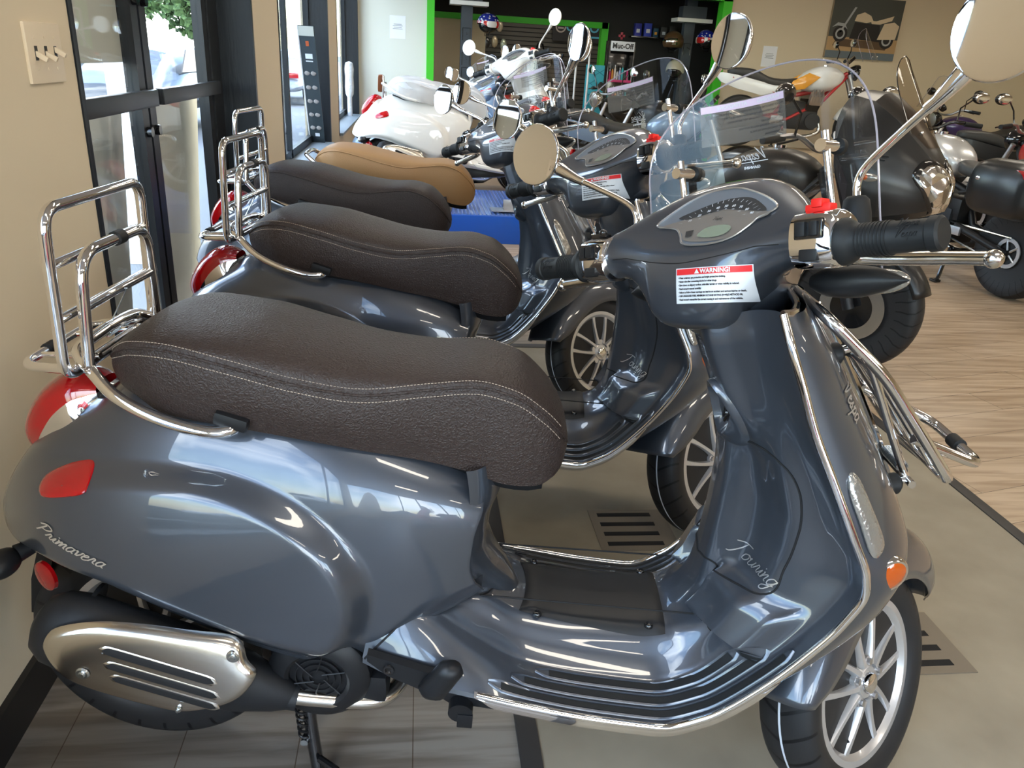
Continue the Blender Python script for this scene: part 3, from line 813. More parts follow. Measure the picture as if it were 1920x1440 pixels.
    fn.box((.425,-.14,.268),(.06,.05,.06),.018); fn.box((.275,-.13,.315),(.05,.06,.06),.02)
    fno = fn.build('fan_cover', M_BLACKPL, root)
    fg = MB()
    for r in (.016,.028,.039): fg.lathe([(r-.001,-.002),(r+.001,-.002),(r+.001,.002),(r-.001,.002)], (.337,-.170,.294), (0,1,0), 36, closed=True)
    for k in range(6):
        a = 2*PI*k/6+.35; b = a+.5
        fg.tube([(.337+.010*math.cos(b),-.172,.294+.010*math.sin(b)), (.337+.050*math.cos(a),-.172,.294+.050*math.sin(a))], .0014, 6)
    fg.build('fan_grille', M_BLACKPL, fno)
    fd = MB(); fd.lathe([(0,.02),(.049,.02),(.049,.024),(0,.024)], (.337,-.170,.294), (0,1,0), 30); fd.build('fan_opening', M_DARKGAP, fno)
    mu = MB(); rings = []
    for f, rx, rz in [(0,.018,.024),(.02,.036,.050),(.07,.047,.068),(.15,.050,.076),(.55,.050,.074),(.78,.044,.056),(.93,.030,.034),(1.0,.019,.019)]:
        c = np.array([-.105,-.205,.402])*(1-f)+np.array([.300,-.175,.250])*f
        d = np.array([.405,.03,-.152]); d /= np.linalg.norm(d); up = np.cross([0,1,0], d); up = -up/np.linalg.norm(up); up = up if up[2] > 0 else -up
        rings.append([c+np.array([0,1,0])*rx*math.cos(a)+up*rz*math.sin(a) for a in np.linspace(0, 2*PI, 32, endpoint=False)])
    mu.loft(rings)
    q = lambda f: np.array([-.105,-.205,.402])*(1-f)+np.array([.300,-.175,.250])*f
    mu.tube([q(.155)+np.array([0,.014,.008]),q(.17)+np.array([0,.014,.008])], [.068,.068], 32)
    muo = mu.build('silencer', M_MATBLK, root, smooth=60)
    px = MB(); px.tube(crm([(.292,-.175,.254),(.33,-.170,.247),(.40,-.160,.238),(.445,-.145,.234),(.47,-.11,.24),(.475,-.06,.25)], 6), .0145, 16); px.build('exhaust_pipe', M_STEEL, root)
    cl = MB(); cl.tube([(.262,-.179,.262),(.274,-.178,.258)], .026, 24); cl.tube([(.28,-.177,.256),(.302,-.175,.251)], .0225, 24); cl.build('exhaust_clamp', M_MATBLK, root)
    # heat shield: curved stainless plate with slots
    d = np.array([.405,.03,-.152]); d /= np.linalg.norm(d); up = np.array([.351,0,.936]); 
    def hs_pt(x, z, off=0.):
        x, z = x-.004, z-.017
        c0 = np.array([-.105,-.205,.402]); rel = np.array([x, 0, z])-np.array([c0[0],0,c0[2]])
        dd = np.array([d[0],0,d[2]]); dd /= np.linalg.norm(dd); uu = np.array([-dd[2],0,dd[0]])
        a = rel@dd; b = rel@uu
        y = -.205+.03*a/.43-.056*math.sqrt(max(0, 1-(b/.135)**2))-.006-off
        y += .018*max(0, (-.02-a)/.05) if a < -.02 else 0
        return np.array([x, y, z])
    o = [np.array((a,b,0.)) for a, b in [(-.062,.405),(-.058,.432),(-.035,.449),(.02,.456),(.085,.449),(.15,.436),(.212,.424),(.232,.408),(.240,.385),(.256,.362),(.240,.330),(.212,.308),(.17,.293),(.128,.288),(.06,.307),(-.01,.335),(-.045,.362)]]
    o = crm(o, 4, closed=True); c = np.array((.095,.37,0.)); hs = MB(); V = []; fr_ = [1.0,.985,.95,.90,.8,.65,.5,.35,.2,.08,.005]; of_ = [-.012,-.004,.0,.0015,.002,.002,.002,.002,.002,.002,.002]
    for f, off in zip(fr_, of_):
        for p in o: a = c+(p-c)*f; V.append(hs_pt(a[0], a[1], off))
    hs.grid(V, len(fr_), len(o), cv=True); hso = hs.build('heat_shield', M_STEEL, muo, smooth=60)
    sl = MB(); rm = MB()
    dd = np.array([.936,-.351])
    for (ax_, az_, L_) in ((.030,.418,.175),(.034,.390,.175),(.040,.364,.165)):
        for mb_, hh, ov, hL in ((rm,.0108,.0028,.006),(sl,.0076,.0042,0)):
            V = []
            for i in range(26):
                f = -hL+(L_+2*hL)*i/25; e = math.sqrt(max(0, 1-(2*i/25-1)**14))
                for g, oo in ((-1,-.002),(-.7,0),(0,0.0),(.7,0),(1,-.002)):
                    x = ax_+dd[0]*f+.351*g*hh*e; z = az_+dd[1]*f+.936*g*hh*e; V.append(hs_pt(x, z, ov+oo))
            mb_.grid(V, 26, 5)
    rm.parts('slot_rim', M_STEEL, hso, smooth=60); sl.parts('shield_slot', M_DARKGAP, hso)
    bt = MB()
    for x, z in ((.222,.400),(-.004,.372),(.135,.300)):
        p = hs_pt(x, z, .003); k = 1 if z > .31 else .5
        bt.lathe([(0,-.006),(.0045*k,-.006),(.0055*k,-.003),(.009*k,-.003),(.011*k,0)], p, (0,1,0), 18)
    bt.parts('shield_bolt', M_ZINC, hso)
    # centre stand
    cs_ = MB()
    for sg in (-1, 1):
        cs_.tube(crm([(.28,sg*.05,.19),(.295,sg*.075,.09),(.318,sg*.105,-.018)], 4), .0125, 10)
        cs_.box((.320,sg*.108,-.020),(.055,.034,.012),.004)
        cs_.tube([(.318,sg*.105,.03),(.355,sg*.12,.02),(.36,sg*.125,-.005),(.33,sg*.115,-.018)], .007, 8)
    cs_.tube([(.28,-.09,.18),(.28,.09,.18)], .014, 12); cso = cs_.build('centre_stand', M_GLOSSBLK, root)
    sp = MB(); P = []
    for i in range(160):
        f = i/159; a = 2*PI*11*f; P.append((.268+.018*f+.010*math.cos(a), -.07-.015*f+.010*math.sin(a), .215-.15*f))
    sp.tube(P, .0026, 6); sp.build('stand_spring', M_SPRING, cso)
    sb = MB(); sb.cyl((.288,-.10,.060),(.288,-.075,.060),.0075,14); sb.build('spring_bolt', M_ZINC, cso)
    # passenger foot peg, side cover below the seam
    for sg in (-1, 1):
        fp_ = MB(); fp_.prism([(.425,.378),(.50,.372),(.552,.362),(.55,.33),(.50,.325),(.455,.335)], (0,-sg*.0,0), (1,0,0), (0,0,1), .001)
        fp_ = MB(); fp_.loft([[(x, sg*y0, z0),(x, sg*(y0+.014), z0+.002),(x, sg*(y0+.014), z1-.002),(x, sg*y0, z1)] for x, y0, z0, z1 in [(.425,.182,.360,.378),(.46,.186,.336,.372),(.52,.198,.322,.366),(.56,.204,.330,.364)]])
        po = fp_.build('peg_mount', M_BLACKPL, root)
        pg = MB(); rings = []
        for f in np.linspace(0, 1, 8):
            c = np.array([.530,sg*.222,.325])*(1-f)+np.array([.572,sg*.226,.398])*f; w = .024*(1-.15*f); e = min(1, f*6+.5, (1-f)*6+.5)
            rings.append([c+np.array([a*w*e*.95, sg*b*.018*e, -a*w*e*.35]) for a, b in [(math.cos(t), math.sin(t)) for t in np.linspace(0, 2*PI, 16, endpoint=False)]])
        pg.loft(rings); pg.build('passenger_peg', M_BLACKPL, root, smooth=60)
        ps = MB(); ps.lathe([(0,0),(.004,0),(.006,.003),(.009,.003),(.010,0)], (.462,sg*.202,.354), (0,sg,0), 14); ps.build('peg_screw', M_GLOSSBLK, po)
    # front fender (steered)
    ff = MB(); V = []; phs = np.linspace(rad(169), rad(16), 64)
    ro_f = pch([16,30,60,90,120,150,180,206],[.318,.322,.316,.305,.298,.296,.300,.292]); ri_f = pch([16,26,45,70,95,120,145,160,169],[.300,.262,.232,.213,.203,.198,.205,.228,.262]); fw_f = pch([16,30,60,90,140,160,169],[.020,.060,.084,.094,.098,.094,.085])
    for ph in phs:
        dg_ = ph*180/PI; ro, ri, w = float(ro_f(dg_)), float(ri_f(dg_)), float(fw_f(dg_))
        for j in range(33):
            a = PI*j/32; ca, sa_ = math.cos(a), math.sin(a)
            y = -w*np.sign(ca)*abs(ca)**.55; r = ri+(ro-ri)*sa_**.75
            V.append((1.34+r*math.cos(ph), y, .229+r*math.sin(ph)))
    ff.grid(V, 64, 33); steered(ff); ff.build('front_mudguard', mp, root, smooth=60, solid=.003)
    fk = MB(); fk.tube([(1.10,.06,.62),(1.24,.075,.36),(1.30,.075,.25)], .022, 14); fk.tube([(1.30,.075,.25),(1.34,.07,.229)], .024, 12); fk.cyl((1.34,.03,.229),(1.34,.09,.229),.02,16); steered(fk); fk.build('fork_leg', M_BLACKPL, root)
    # amber reflectors by the apron corner
    for sg in (-1, 1):
        am = MB(); c = np.array((1.203,sg*.218,.636)); nn = np.array((.28,sg*.96,0.))
        h_ = MB(); h_.lathe([(.0,-.02),(.024,-.02),(.027,-.012),(.029,0),(.029,.014),(.0265,.017),(.0,.017)], c, nn, 32); ho = h_.build('reflector_housing', M_CHROME, root)
        am.lathe([(0,.021),(.012,.0205),(.021,.0185),(.0255,.0155),(.0255,.010)], c, nn, 32); am.build('amber_reflector', M_AMBER, ho)
    # front position lights on the apron edge
    for sg in (-1, 1):
        V = []; dl = MB(); oo_ = [(q[0], q[1]) for q in crm([np.array((a,b,0.)) for a,b in [(1.110,.792),(1.128,.784),(1.155,.742),(1.180,.698),(1.181,.682),(1.170,.672),(1.157,.680),(1.135,.722),(1.113,.765)]], 4, closed=True)]
        c = np.mean(np.array(oo_), 0)
        for f, off in ((1.,.0005),(.96,.0045),(.8,.0065),(.4,.007),(.02,.007)):
            for q in oo_:
                a = c+(np.array(q)-c)*f; h = hitside(AB, a[0], a[1], -.5, off)
                V.append(h*np.array([1,-sg,1]) if h is not None else (a[0], sg*.22, a[1]))
        dl.grid(V, 5, len(oo_), cv=True)
        dl.build('position_lamp', M_CLEARLENS, ap, smooth=60)
    for sg in (-1,):
        em = cursive('Vespa', .0115, .0011, .4); place(em, (1.112,sg*.5,.872), (.46,0,-.89), (.89,0,.46)); project(em, AB, (0,1,0), .003); em.build('script_badge', M_BADGE, ap)
    # vertical nose trim and front grille strip, horn slots
    nt = MB(); nt.tube([np.array([float(Ax(s))+.022, 0, float(Az(s))]) for s in np.linspace(8, 17, 24)], .006, 8); nt.build('nose_trim', M_CHROME, ap)
    # ---------------- steered top assembly
    hm = make_head_mb(); HB = hm.bvh()
    def S(mb): return steered(mb)
    hb = MB(); hb.join(hm); S(hb); head = hb.build('handlebar_cover', mp, root, smooth=60)
    nk = MB(); nk.loft([[(cx+rx*math.cos(a), ry*math.sin(a), z) for a in np.linspace(0,2*PI,32,endpoint=False)] for z, cx, rx, ry in [(.90,.975,.03,.04),(.925,.962,.070,.062),(.95,.955,.10,.085),(.99,.95,.10,.10)]]); S(nk); nk.build('handlebar_neck', mp, head, smooth=60)
    # two-piece seam round the cover
    sm = MB(); P = []
    for y in np.linspace(-.155,.155,60):
        z = 1.024+.016*abs(y/.12)**1.5 if abs(y) < .12 else 1.040; z = min(z, 1.041)
        h = HB.ray_cast(Vector((.5,y,z)), Vector((1,0,0)))
        if h[0]: P.append(np.array(h[0])+np.array([.0005,0,0]))
    sm.tube(P, .0011, 5); S(sm); sm.build('cover_seam', M_DARKGAP, head)
    # instruments
    n_ = np.array([-.7071,0,.7071]); uu = np.array([0,-1,0]); vv = np.array([.7071,0,.7071]); p0 = np.array([.90,0,1.10])
    def dec(mb, off):
        place(mb, p0+n_*.2+np.array([0,-.010,0]), (0,-1,0), vv); return project(mb, HB, tuple(-n_), off)
    def fillpoly(poly, nr=6):
        c = np.mean(np.array(poly), 0); m = MB(); V = []
        for f in np.linspace(1, 0.001, nr):
            for q in poly: V.append((c[0]+(q[0]-c[0])*f, c[1]+(q[1]-c[1])*f, 0))
        return m.grid(V, nr, len(poly), cv=True)
    pl2 = lambda pts, n=4: [(p[0], p[1]) for p in crm([np.array((a, b, 0.)) for a, b in pts], n, closed=True)]
    # coordinates: a = to the rider's right, b = up the slope
    GO = [(-.100,-.012),(-.092,.004),(-.060,.036),(-.030,.052),(0,.056),(.045,.050),(.095,.024),(.128,-.002),(.126,-.014),(.108,-.022),(.098,-.038),(.080,-.058),(.052,-.068),(.012,-.068),(-.022,-.060),(-.034,-.044),(-.052,-.026),(-.082,-.018)]
    GO = [(a-.012 if a > 0 else a*.98, b) for a, b in GO]
    go = pl2(GO, 4)
    g1 = dec(fillpoly(go), .0012); S(g1); gau = g1.build('instrument_panel', M_GAUGE2, head, smooth=60)
    gw = [(a*.93, b*.93+.001) for a, b in go]
    rimm = MB(); 
    tmp = MB(); tmp.add([(a, b, 0) for a, b in go], []); dec(tmp, .002); rimm.tube([np.array(p) for p in tmp.v], .0016, 6, closed=True); S(rimm); rimm.build('instrument_bezel', M_GAUGE, gau)
    lo = pl2([(-.092,-.018),(-.050,-.006),(-.010,.006),(.03,.008),(.07,.0),(.112,-.018),(.092,-.030),(.072,-.054),(.048,-.062),(.012,-.062),(-.020,-.055),(-.034,-.038),(-.056,-.024)])
    g2 = dec(fillpoly(lo), .0022); S(g2); g2.build('lower_panel', M_GAUGE, gau)
    dk = pl2([(-.060,.0),(-.030,.014),(.0,.024),(.030,.028),(.064,.022),(.094,.000),(.102,-.012),(.070,-.004),(.030,.006),(-.010,.004),(-.040,-.006)])
    g3 = dec(fillpoly(dk), .0026); S(g3); g3.build('dial_face', M_DIAL, gau)
    tk = MB()
    for i in range(19):
        f = i/18; a = rad(158-136*f); L = .006 if i % 2 == 0 else .0035; cx, cy = .022,-.034
        r0 = .056+.004*math.sin(PI*f); s_ = 1.45-.25*math.sin(PI*f)
        x0, y0 = cx+r0*s_*math.cos(a), cy+r0*math.sin(a); x1, y1 = cx+(r0-L)*s_*math.cos(a), cy+(r0-L)*math.sin(a)
        w = .0005
        tk.add([(x0-w,y0,0),(x0+w,y0,0),(x1+w,y1,0),(x1-w,y1,0)], [(0,1,2,3)])
    for i, tx in enumerate(['10','20','30','40','50','60','70','80','90']):
        f = (i*2+1.2)/18.; a = rad(158-136*f); t = text_mb(tx, .0062, .0002)
        s_ = 1.45-.25*math.sin(PI*f); r0 = .046
        cx, cy = .022+r0*s_*math.cos(a), -.034+r0*math.sin(a); t.xf(lambda p: np.array([p[0]+cx, p[1]+cy, 0])); tk.join(t)
    for i, tx in enumerate(['20','40','60','80','100','120','140']):
        f = (i*2+2.)/15.; a = rad(158-136*f); t = text_mb(tx, .0035); s_ = 1.35-.25*math.sin(PI*f); r0 = .040
        cx, cy = .022+r0*s_*math.cos(a), -.034+r0*math.sin(a); t.xf(lambda p: np.array([p[0]+cx, p[1]+cy, 0])); tk.join(t)
    dec(tk, .0032); S(tk); tk.build('dial_markings', M_WHITEST, gau, smooth=None)
    lc = dec(fillpoly(pl2([(.002,-.050),(.006,-.036),(.020,-.030),(.046,-.031),(.058,-.040),(.052,-.052),(.030,-.056)], 2)), .0034); S(lc); lc.build('lcd_display', M_LCD, gau)
    l2 = dec(fillpoly([(-.026,-.036),(-.012,-.034),(-.010,-.048),(-.020,-.050)], 3), .0034); S(l2); l2.build('warning_lamps', M_DIAL, gau)
    vs = cursive('Vespa', .0036, .0003, .4); dec(vs.xf(lambda p: p+np.array([.02,-.016,0])), .003); S(vs); vs.build('dial_script', M_DIAL, gau)
    # warning sticker on the rear of the cover
    def rdec(mb, off):
        d = np.array((.90,.436,0)); place(mb, np.array((.848,-.056,.990))-d*.25, (.436,-.90,0), (.0,0,1)); return project(mb, HB, tuple(d), off)
    def rrect(w, h, r, n=4):
        P = fillet([(-w,-h,0),(w,-h,0),(w,h,0),(-w,h,0)], r, n, closed=True); return [(p[0], p[1]) for p in P]
    def gridrect(x0, x1, y0, y1, nx=16, ny=8):
        m = MB(); return m.grid([(x0+(x1-x0)*i/(nx-1), y0+(y1-y0)*j/(ny-1), 0) for i in range(nx) for j in range(ny)], nx, ny)
    w1 = rdec(gridrect(-.058,.058,-.026,.026,60,30), .0012); S(w1); wst = w1.build('warning_sticker', M_WHITEST, head, smooth=60)
    w2 = rdec(gridrect(-.0565,.0565,.016,.0248,60,6), .0022); S(w2); w2.build('red_header', M_REDST, wst)
    w3 = text_mb('WARNING!', .0088, .0003).xf(lambda p: p+np.array([.004,.0202,0])); w3.add([(-.0275,.0172,0),(-.0195,.0172,0),(-.0235,.0238,0)], [(0,1,2)]); rdec(w3, .0036); S(w3); w3.build('header_lettering', M_WHITEST, wst, smooth=None)
    w4 = MB()
    for i, tx in enumerate(['• Wear a helmet, eye protection and bright protective clothing.', '• Never ride after consuming alcohol or other drugs.', '• Slow down on slippery surface, unfamiliar terrain or when visibility is reduced.', "• Read owner's manual carefully.", '• Failure to follow these warnings can lead to an accident and serious injuries or death.', '• USE UNLEADED FUEL MINIMUM OCTANE RATING (R+M)/2 METHOD 90.', "• Read owner's manual for the correct running in and maintenance of the vehicle."]):
        t = text_mb(tx, .0037, .00018, align='LEFT', spacing=.95); t.xf(lambda p, i=i: np.array([p[0]*.82-.054, p[1]+.0115-i*.0053, 0])); w4.join(t)
    rdec(w4, .0026); S(w4); w4.build('sticker_text', M_BLACKPR, wst, smooth=None)
    # grips, switch boxes, levers
    for sg in (-1, 1):
        bx = MB(); rings = []
        for y, rx, rz in [(.172,.034,.034),(.174,.037,.0375),(.21,.039,.039),(.230,.037,.037),(.236,.030,.030)]:
            rings.append([(.888+rx*np.sign(math.cos(a))*abs(math.cos(a))**.75, sg*y, 1.043+rz*np.sign(math.sin(a))*abs(math.sin(a))**.75) for a in np.linspace(0, 2*PI, 32, endpoint=False)])
        bx.loft(rings); bx.box((.918,sg*.208,1.028),(.07,.045,.03),.008); S(bx); sbx = bx.build('switch_housing', M_CHROME, head, smooth=45)
        w5 = MB(); w5.box((.852,sg*.204,1.055),(.012,.040,.026),.003); S(w5); w5.build('switch_recess', M_GLOSSBLK, sbx)
        w6 = MB(); w6.box((.846,sg*.196,1.055),(.012,.014,.019),.003); w6.box((.847,sg*.213,1.055),(.010,.012,.019),.003); w6.box((.856,sg*.202,1.022),(.014,.026,.016),.004); S(w6); w6.parts('rocker_switch', M_BLACKPL, sbx)
        if sg < 0:
            w7 = MB(); w7.box((.880,-.203,1.084),(.018,.036,.010),.003); w7.box((.878,-.203,1.090),(.022,.016,.012),.004); S(w7); w7.build('stop_switch', M_REDBTN, sbx)
        else:
            w7 = MB(); w7.box((.880,.203,1.084),(.016,.034,.008),.003); w7.ell((.878,.197,1.089),(.007,.008,.006)); S(w7); w7.build('light_switch', M_GLOSSBLK, sbx)
        gpx = MB(); gpx.tube([(.878,sg*y,1.037) for y in (.232,.236,.242,.250,.256,.300,.302,.342,.344,.355,.358)], [.026,.0305,.0305,.0255,.0215,.0205,.0198,.0192,.0213,.0213,.0180], 28)
        for k in range(9):
            y = sg*(.259+.0046*k); gpx.tube([(.878,y,1.037),(.878,y+sg*.0022,1.037)], .0218, 28)
        S(gpx); gpo = gpx.build('hand_grip', M_RUBBER, head, smooth=35)
        gs = MB()
        for a in (2.55, 3.25):
            t = cursive('Vespa', .0055, .0005, .4); cdir = np.array([math.cos(a), 0, math.sin(a)])
            tang = np.array([0,-1.,0]); t = place(t, np.array([.878,sg*.322,1.037])+cdir*.0197, tang, np.cross(cdir, tang)); gs.join(t)
        S(gs); gs.build('grip_script', M_BLACKPL, gpo)
        lv = MB(); lv.tube(crm([(.915,sg*.20,1.022),(.945,sg*.225,1.020),(.955,sg*.27,1.016),(.955,sg*.33,1.012),(.952,sg*.378,1.008)], 4), [.010]*4+[.0105]*4+[.0098]*4+[.0088]*4+[.0088], 12); lv.ell((.951,sg*.384,1.007),(.0115,.0115,.0115)); S(lv); lv.build('brake_lever', M_ALU if False else M_STEEL, head)
        # front indicators
        fi = MB(); fi.tube(crm([(1.0,sg*.120,.992),(1.004,sg*.165,.990),(1.008,sg*.21,.990),(1.012,sg*.258,.988)], 5), [.010,.015,.019,.0215,.0225,.0235,.024,.024,.0235,.022,.020,.0175,.014,.010,.005,.001], 18); S(fi); fi.build('front_indicator', M_BLACKPL, head, smooth=60)
        fl_ = MB(); fl_.ell((1.022,sg*.21,.989),(.014,.045,.018)); S(fl_); fl_.build('front_indicator_lens', M_CLEARLENS, head)
        # mirrors
        mbx = MB(); mbx.loft([[(.968+r*math.cos(a), sg*.204+r*math.sin(a), z) for a in np.linspace(0,2*PI,24,endpoint=False)] for r, z in [(.020,1.050),(.0195,1.082),(.017,1.100),(.012,1.105)]]); S(mbx); mo = mbx.build('mirror_boot', M_RUBBER, head, smooth=50)
        ma = MB(); mc = np.array([.908,sg*.403,1.258])
        P = crm([(.969,sg*.204,1.10),(.969,sg*.205,1.125),(.966,sg*.222,1.147),(.950,sg*.275,1.178),(.936,sg*.322,1.203)], 5)
        ma.tube(P, .0055, 12); ma.tube([(.940,sg*.308,1.196),(.936,sg*.322,1.203),(.925,sg*.356,1.225),(.923,sg*.362,1.229)], [.0075,.0082,.0125,.010], 16)
        ma.ell((.922,sg*.367,1.232),(.011,.011,.011)); S(ma); ma.build('mirror_arm', M_CHROME, mo)
        nn = np.array([-.98,-sg*.16 if sg > 0 else .10,-.05]); nn /= np.linalg.norm(nn)
        pass
        ms_ = MB(); ms_.lathe([(0,-.024),(.02,-.022),(.040,-.016),(.052,-.007),(.0565,0),(.0575,.004),(.0560,.0065),(.0535,.0055)], mc, nn, 48); S(ms_); mso = ms_.build('mirror_shell', M_CHROME, mo, smooth=50)
        mg = MB(); mg.lathe([(0,.0052),(.0537,.0052)], mc, nn, 48); S(mg); mg.build('mirror_glass', M_MIRROR, mso)
    # headlight
    hl = MB(); hl.lathe([(.062,-.02),(.066,0),(.062,.012),(.056,.014)], (1.075,0,1.045), (1,0,-.05), 40); S(hl); hlo = hl.build('headlight_ring', M_CHROME, head)
    hg = MB(); hg.lathe([(0,.024),(.03,.021),(.056,.010)], (1.075,0,1.045), (1,0,-.05), 36); S(hg); hg.build('headlight_lens', M_CLEARLENS, hlo)
    return root
def hitside(bv, x, z, y0=-.5, off=.001):
    h = bv.ray_cast(Vector((x, y0, z)), Vector((0, 1 if y0 < 0 else -1, 0)))
    return None if h[0] is None else np.array(h[0])+np.array([0, -off if y0 < 0 else off, 0])

def add_rear_rack(root):
    r = MB(); R_ = .0085
    for x in (0,):
        pass
    # platform frame behind the seat
    P = fillet([(-.03,-.125,.812),(-.13,-.10,.800),(-.13,.10,.800),(-.03,.125,.812)], .035, 6); r.tube(P, .0075, 12)
    r.tube([(-.128,-.05,.800),(-.02,-.07,.815)], .005, 10); r.tube([(-.128,.05,.800),(-.02,.07,.815)], .005, 10)
    r.tube([(-.035,-.125,.812),(-.035,.125,.812)], .006, 10)
    o = r.build('rear_rack_base', M_CHROME, root)
    b = MB(); lean = .0
    def f(y, z): return (-.035-lean*(z-.80)/.25, y, z)
    P = fillet([f(-.146,.805), f(-.142,1.053), f(.142,1.053), f(.146,.805)], .035, 8, closed=True); b.tube(P, .0085, 14, closed=True)
    for z in (.975, .895): b.tube([f(-.145,z), f(.145,z)], .0075, 12)
    oo = b.build('folding_rack', M_CHROME, o)
    h = MB()
    def g(y, z): return (-.013-lean*.6*(z-.80)/.2, y, z)
    P = fillet([g(-.118,.812), g(-.104,.985), g(.104,.985), g(.118,.812)], .045, 8); h.tube(P, .009, 14)
    h.tube(crm([g(-.112,.905), (g(0,.9)[0]-.010,0,.900), g(.112,.905)], 6), .0075, 12)
    h.build('rack_hoop', M_CHROME, o)
    c = MB(); c.tube([g(.0,.985), g(.022,.985)], .0115, 14); c.tube([(-.13,-.03,.8),(-.13,-.008,.8)], .0105, 12); c.parts('rubber_collar', M_RUBBER, o)
    s = MB(); P = []
    for i in range(200):
        q = i/199; a = 2*PI*16*q; P.append((-.062+.008*math.cos(a), .03+.07*q, .815+.008*math.sin(a)))
    s.tube(P, .0013, 5); s.tube([(-.06,.02,.815),(-.06,.11,.815)], .004, 8); s.tube([(-.062,.03,.815),g(.02,.90)], .0012, 6); s.build('rack_spring', M_ZINC, o)
    return o
def add_front_rack(root):
    r = MB(); t = .0078
    # frame on rubber mounts standing off the apron
    for sg in (-1, 1):
        P = crm([(1.105,sg*.085,.925),(1.135,sg*.088,.935),(1.165,sg*.09,.905),(1.225,sg*.088,.80),(1.272,sg*.082,.722)], 6); r.tube(P, t*.85, 12)
    r.tube([(1.272,-.105,.722),(1.272,.105,.722)], t*.85, 12); r.tube([(1.165,-.09,.905),(1.165,.09,.905)], t*.8, 12)
    r.tube([(1.235,-.088,.718),(1.275,-.088,.722)], t*.8, 12); r.tube([(1.235,.088,.718),(1.275,.088,.722)], t*.8, 12)
    o = r.build('front_rack_frame', M_CHROME, root)
    # folded carrier grid, hinged at the lower end
    q = MB()
    P = fillet([(1.065,-.115,.990),(1.175,-.118,.905),(1.325,-.118,.735),(1.325,.118,.735),(1.175,.118,.905),(1.065,.115,.990)], .035, 7, closed=True); q.tube(P, .009, 14, closed=True)
    for y in (-.055, 0, .055): q.tube(crm([(1.072,y,.984),(1.175,y,.902),(1.322,y,.738)], 6), .0065, 10)
    q.build('folding_carrier', M_CHROME, o)
    l = MB(); P = fillet([(1.255,-.10,.80),(1.385,-.085,.755),(1.385,.085,.755),(1.255,.10,.80)], .035, 7); l.tube(P, .0085, 14); l.build('carrier_loop', M_CHROME, o)
    c = MB(); c.tube([(1.385,-.015,.755),(1.385,.012,.755)], .0118, 14); c.tube([(1.165,-.012,.905),(1.165,.012,.905)], .0105, 12); c.parts('rubber_collar', M_RUBBER, o)
    s = MB(); P = []
    for i in range(200):
        k = i/199; a = 2*PI*16*k; P.append((1.268+.009*math.cos(a), -.07+.06*k, .735+.009*math.sin(a)))
    s.tube(P, .0014, 5); s.build('carrier_spring', M_ZINC, o)
    m = MB()
    for x, z, sg in ((1.09,.925,-1),(1.09,.925,1),(1.235,.715,-1),(1.235,.715,1)):
        m.tube([(x-.02,sg*.095,z-.004),(x+.018,sg*.09,z),(x+.022,sg*.089,z)], [.0165,.0175,.013], 20)
        m.lathe([(0,0),(.024,0),(.022,.006),(0,.006)], (x-.022,sg*.096,z-.004), (1,0,.1), 24)
    m.parts('rubber_mount', M_RUBBER, o)
    return o
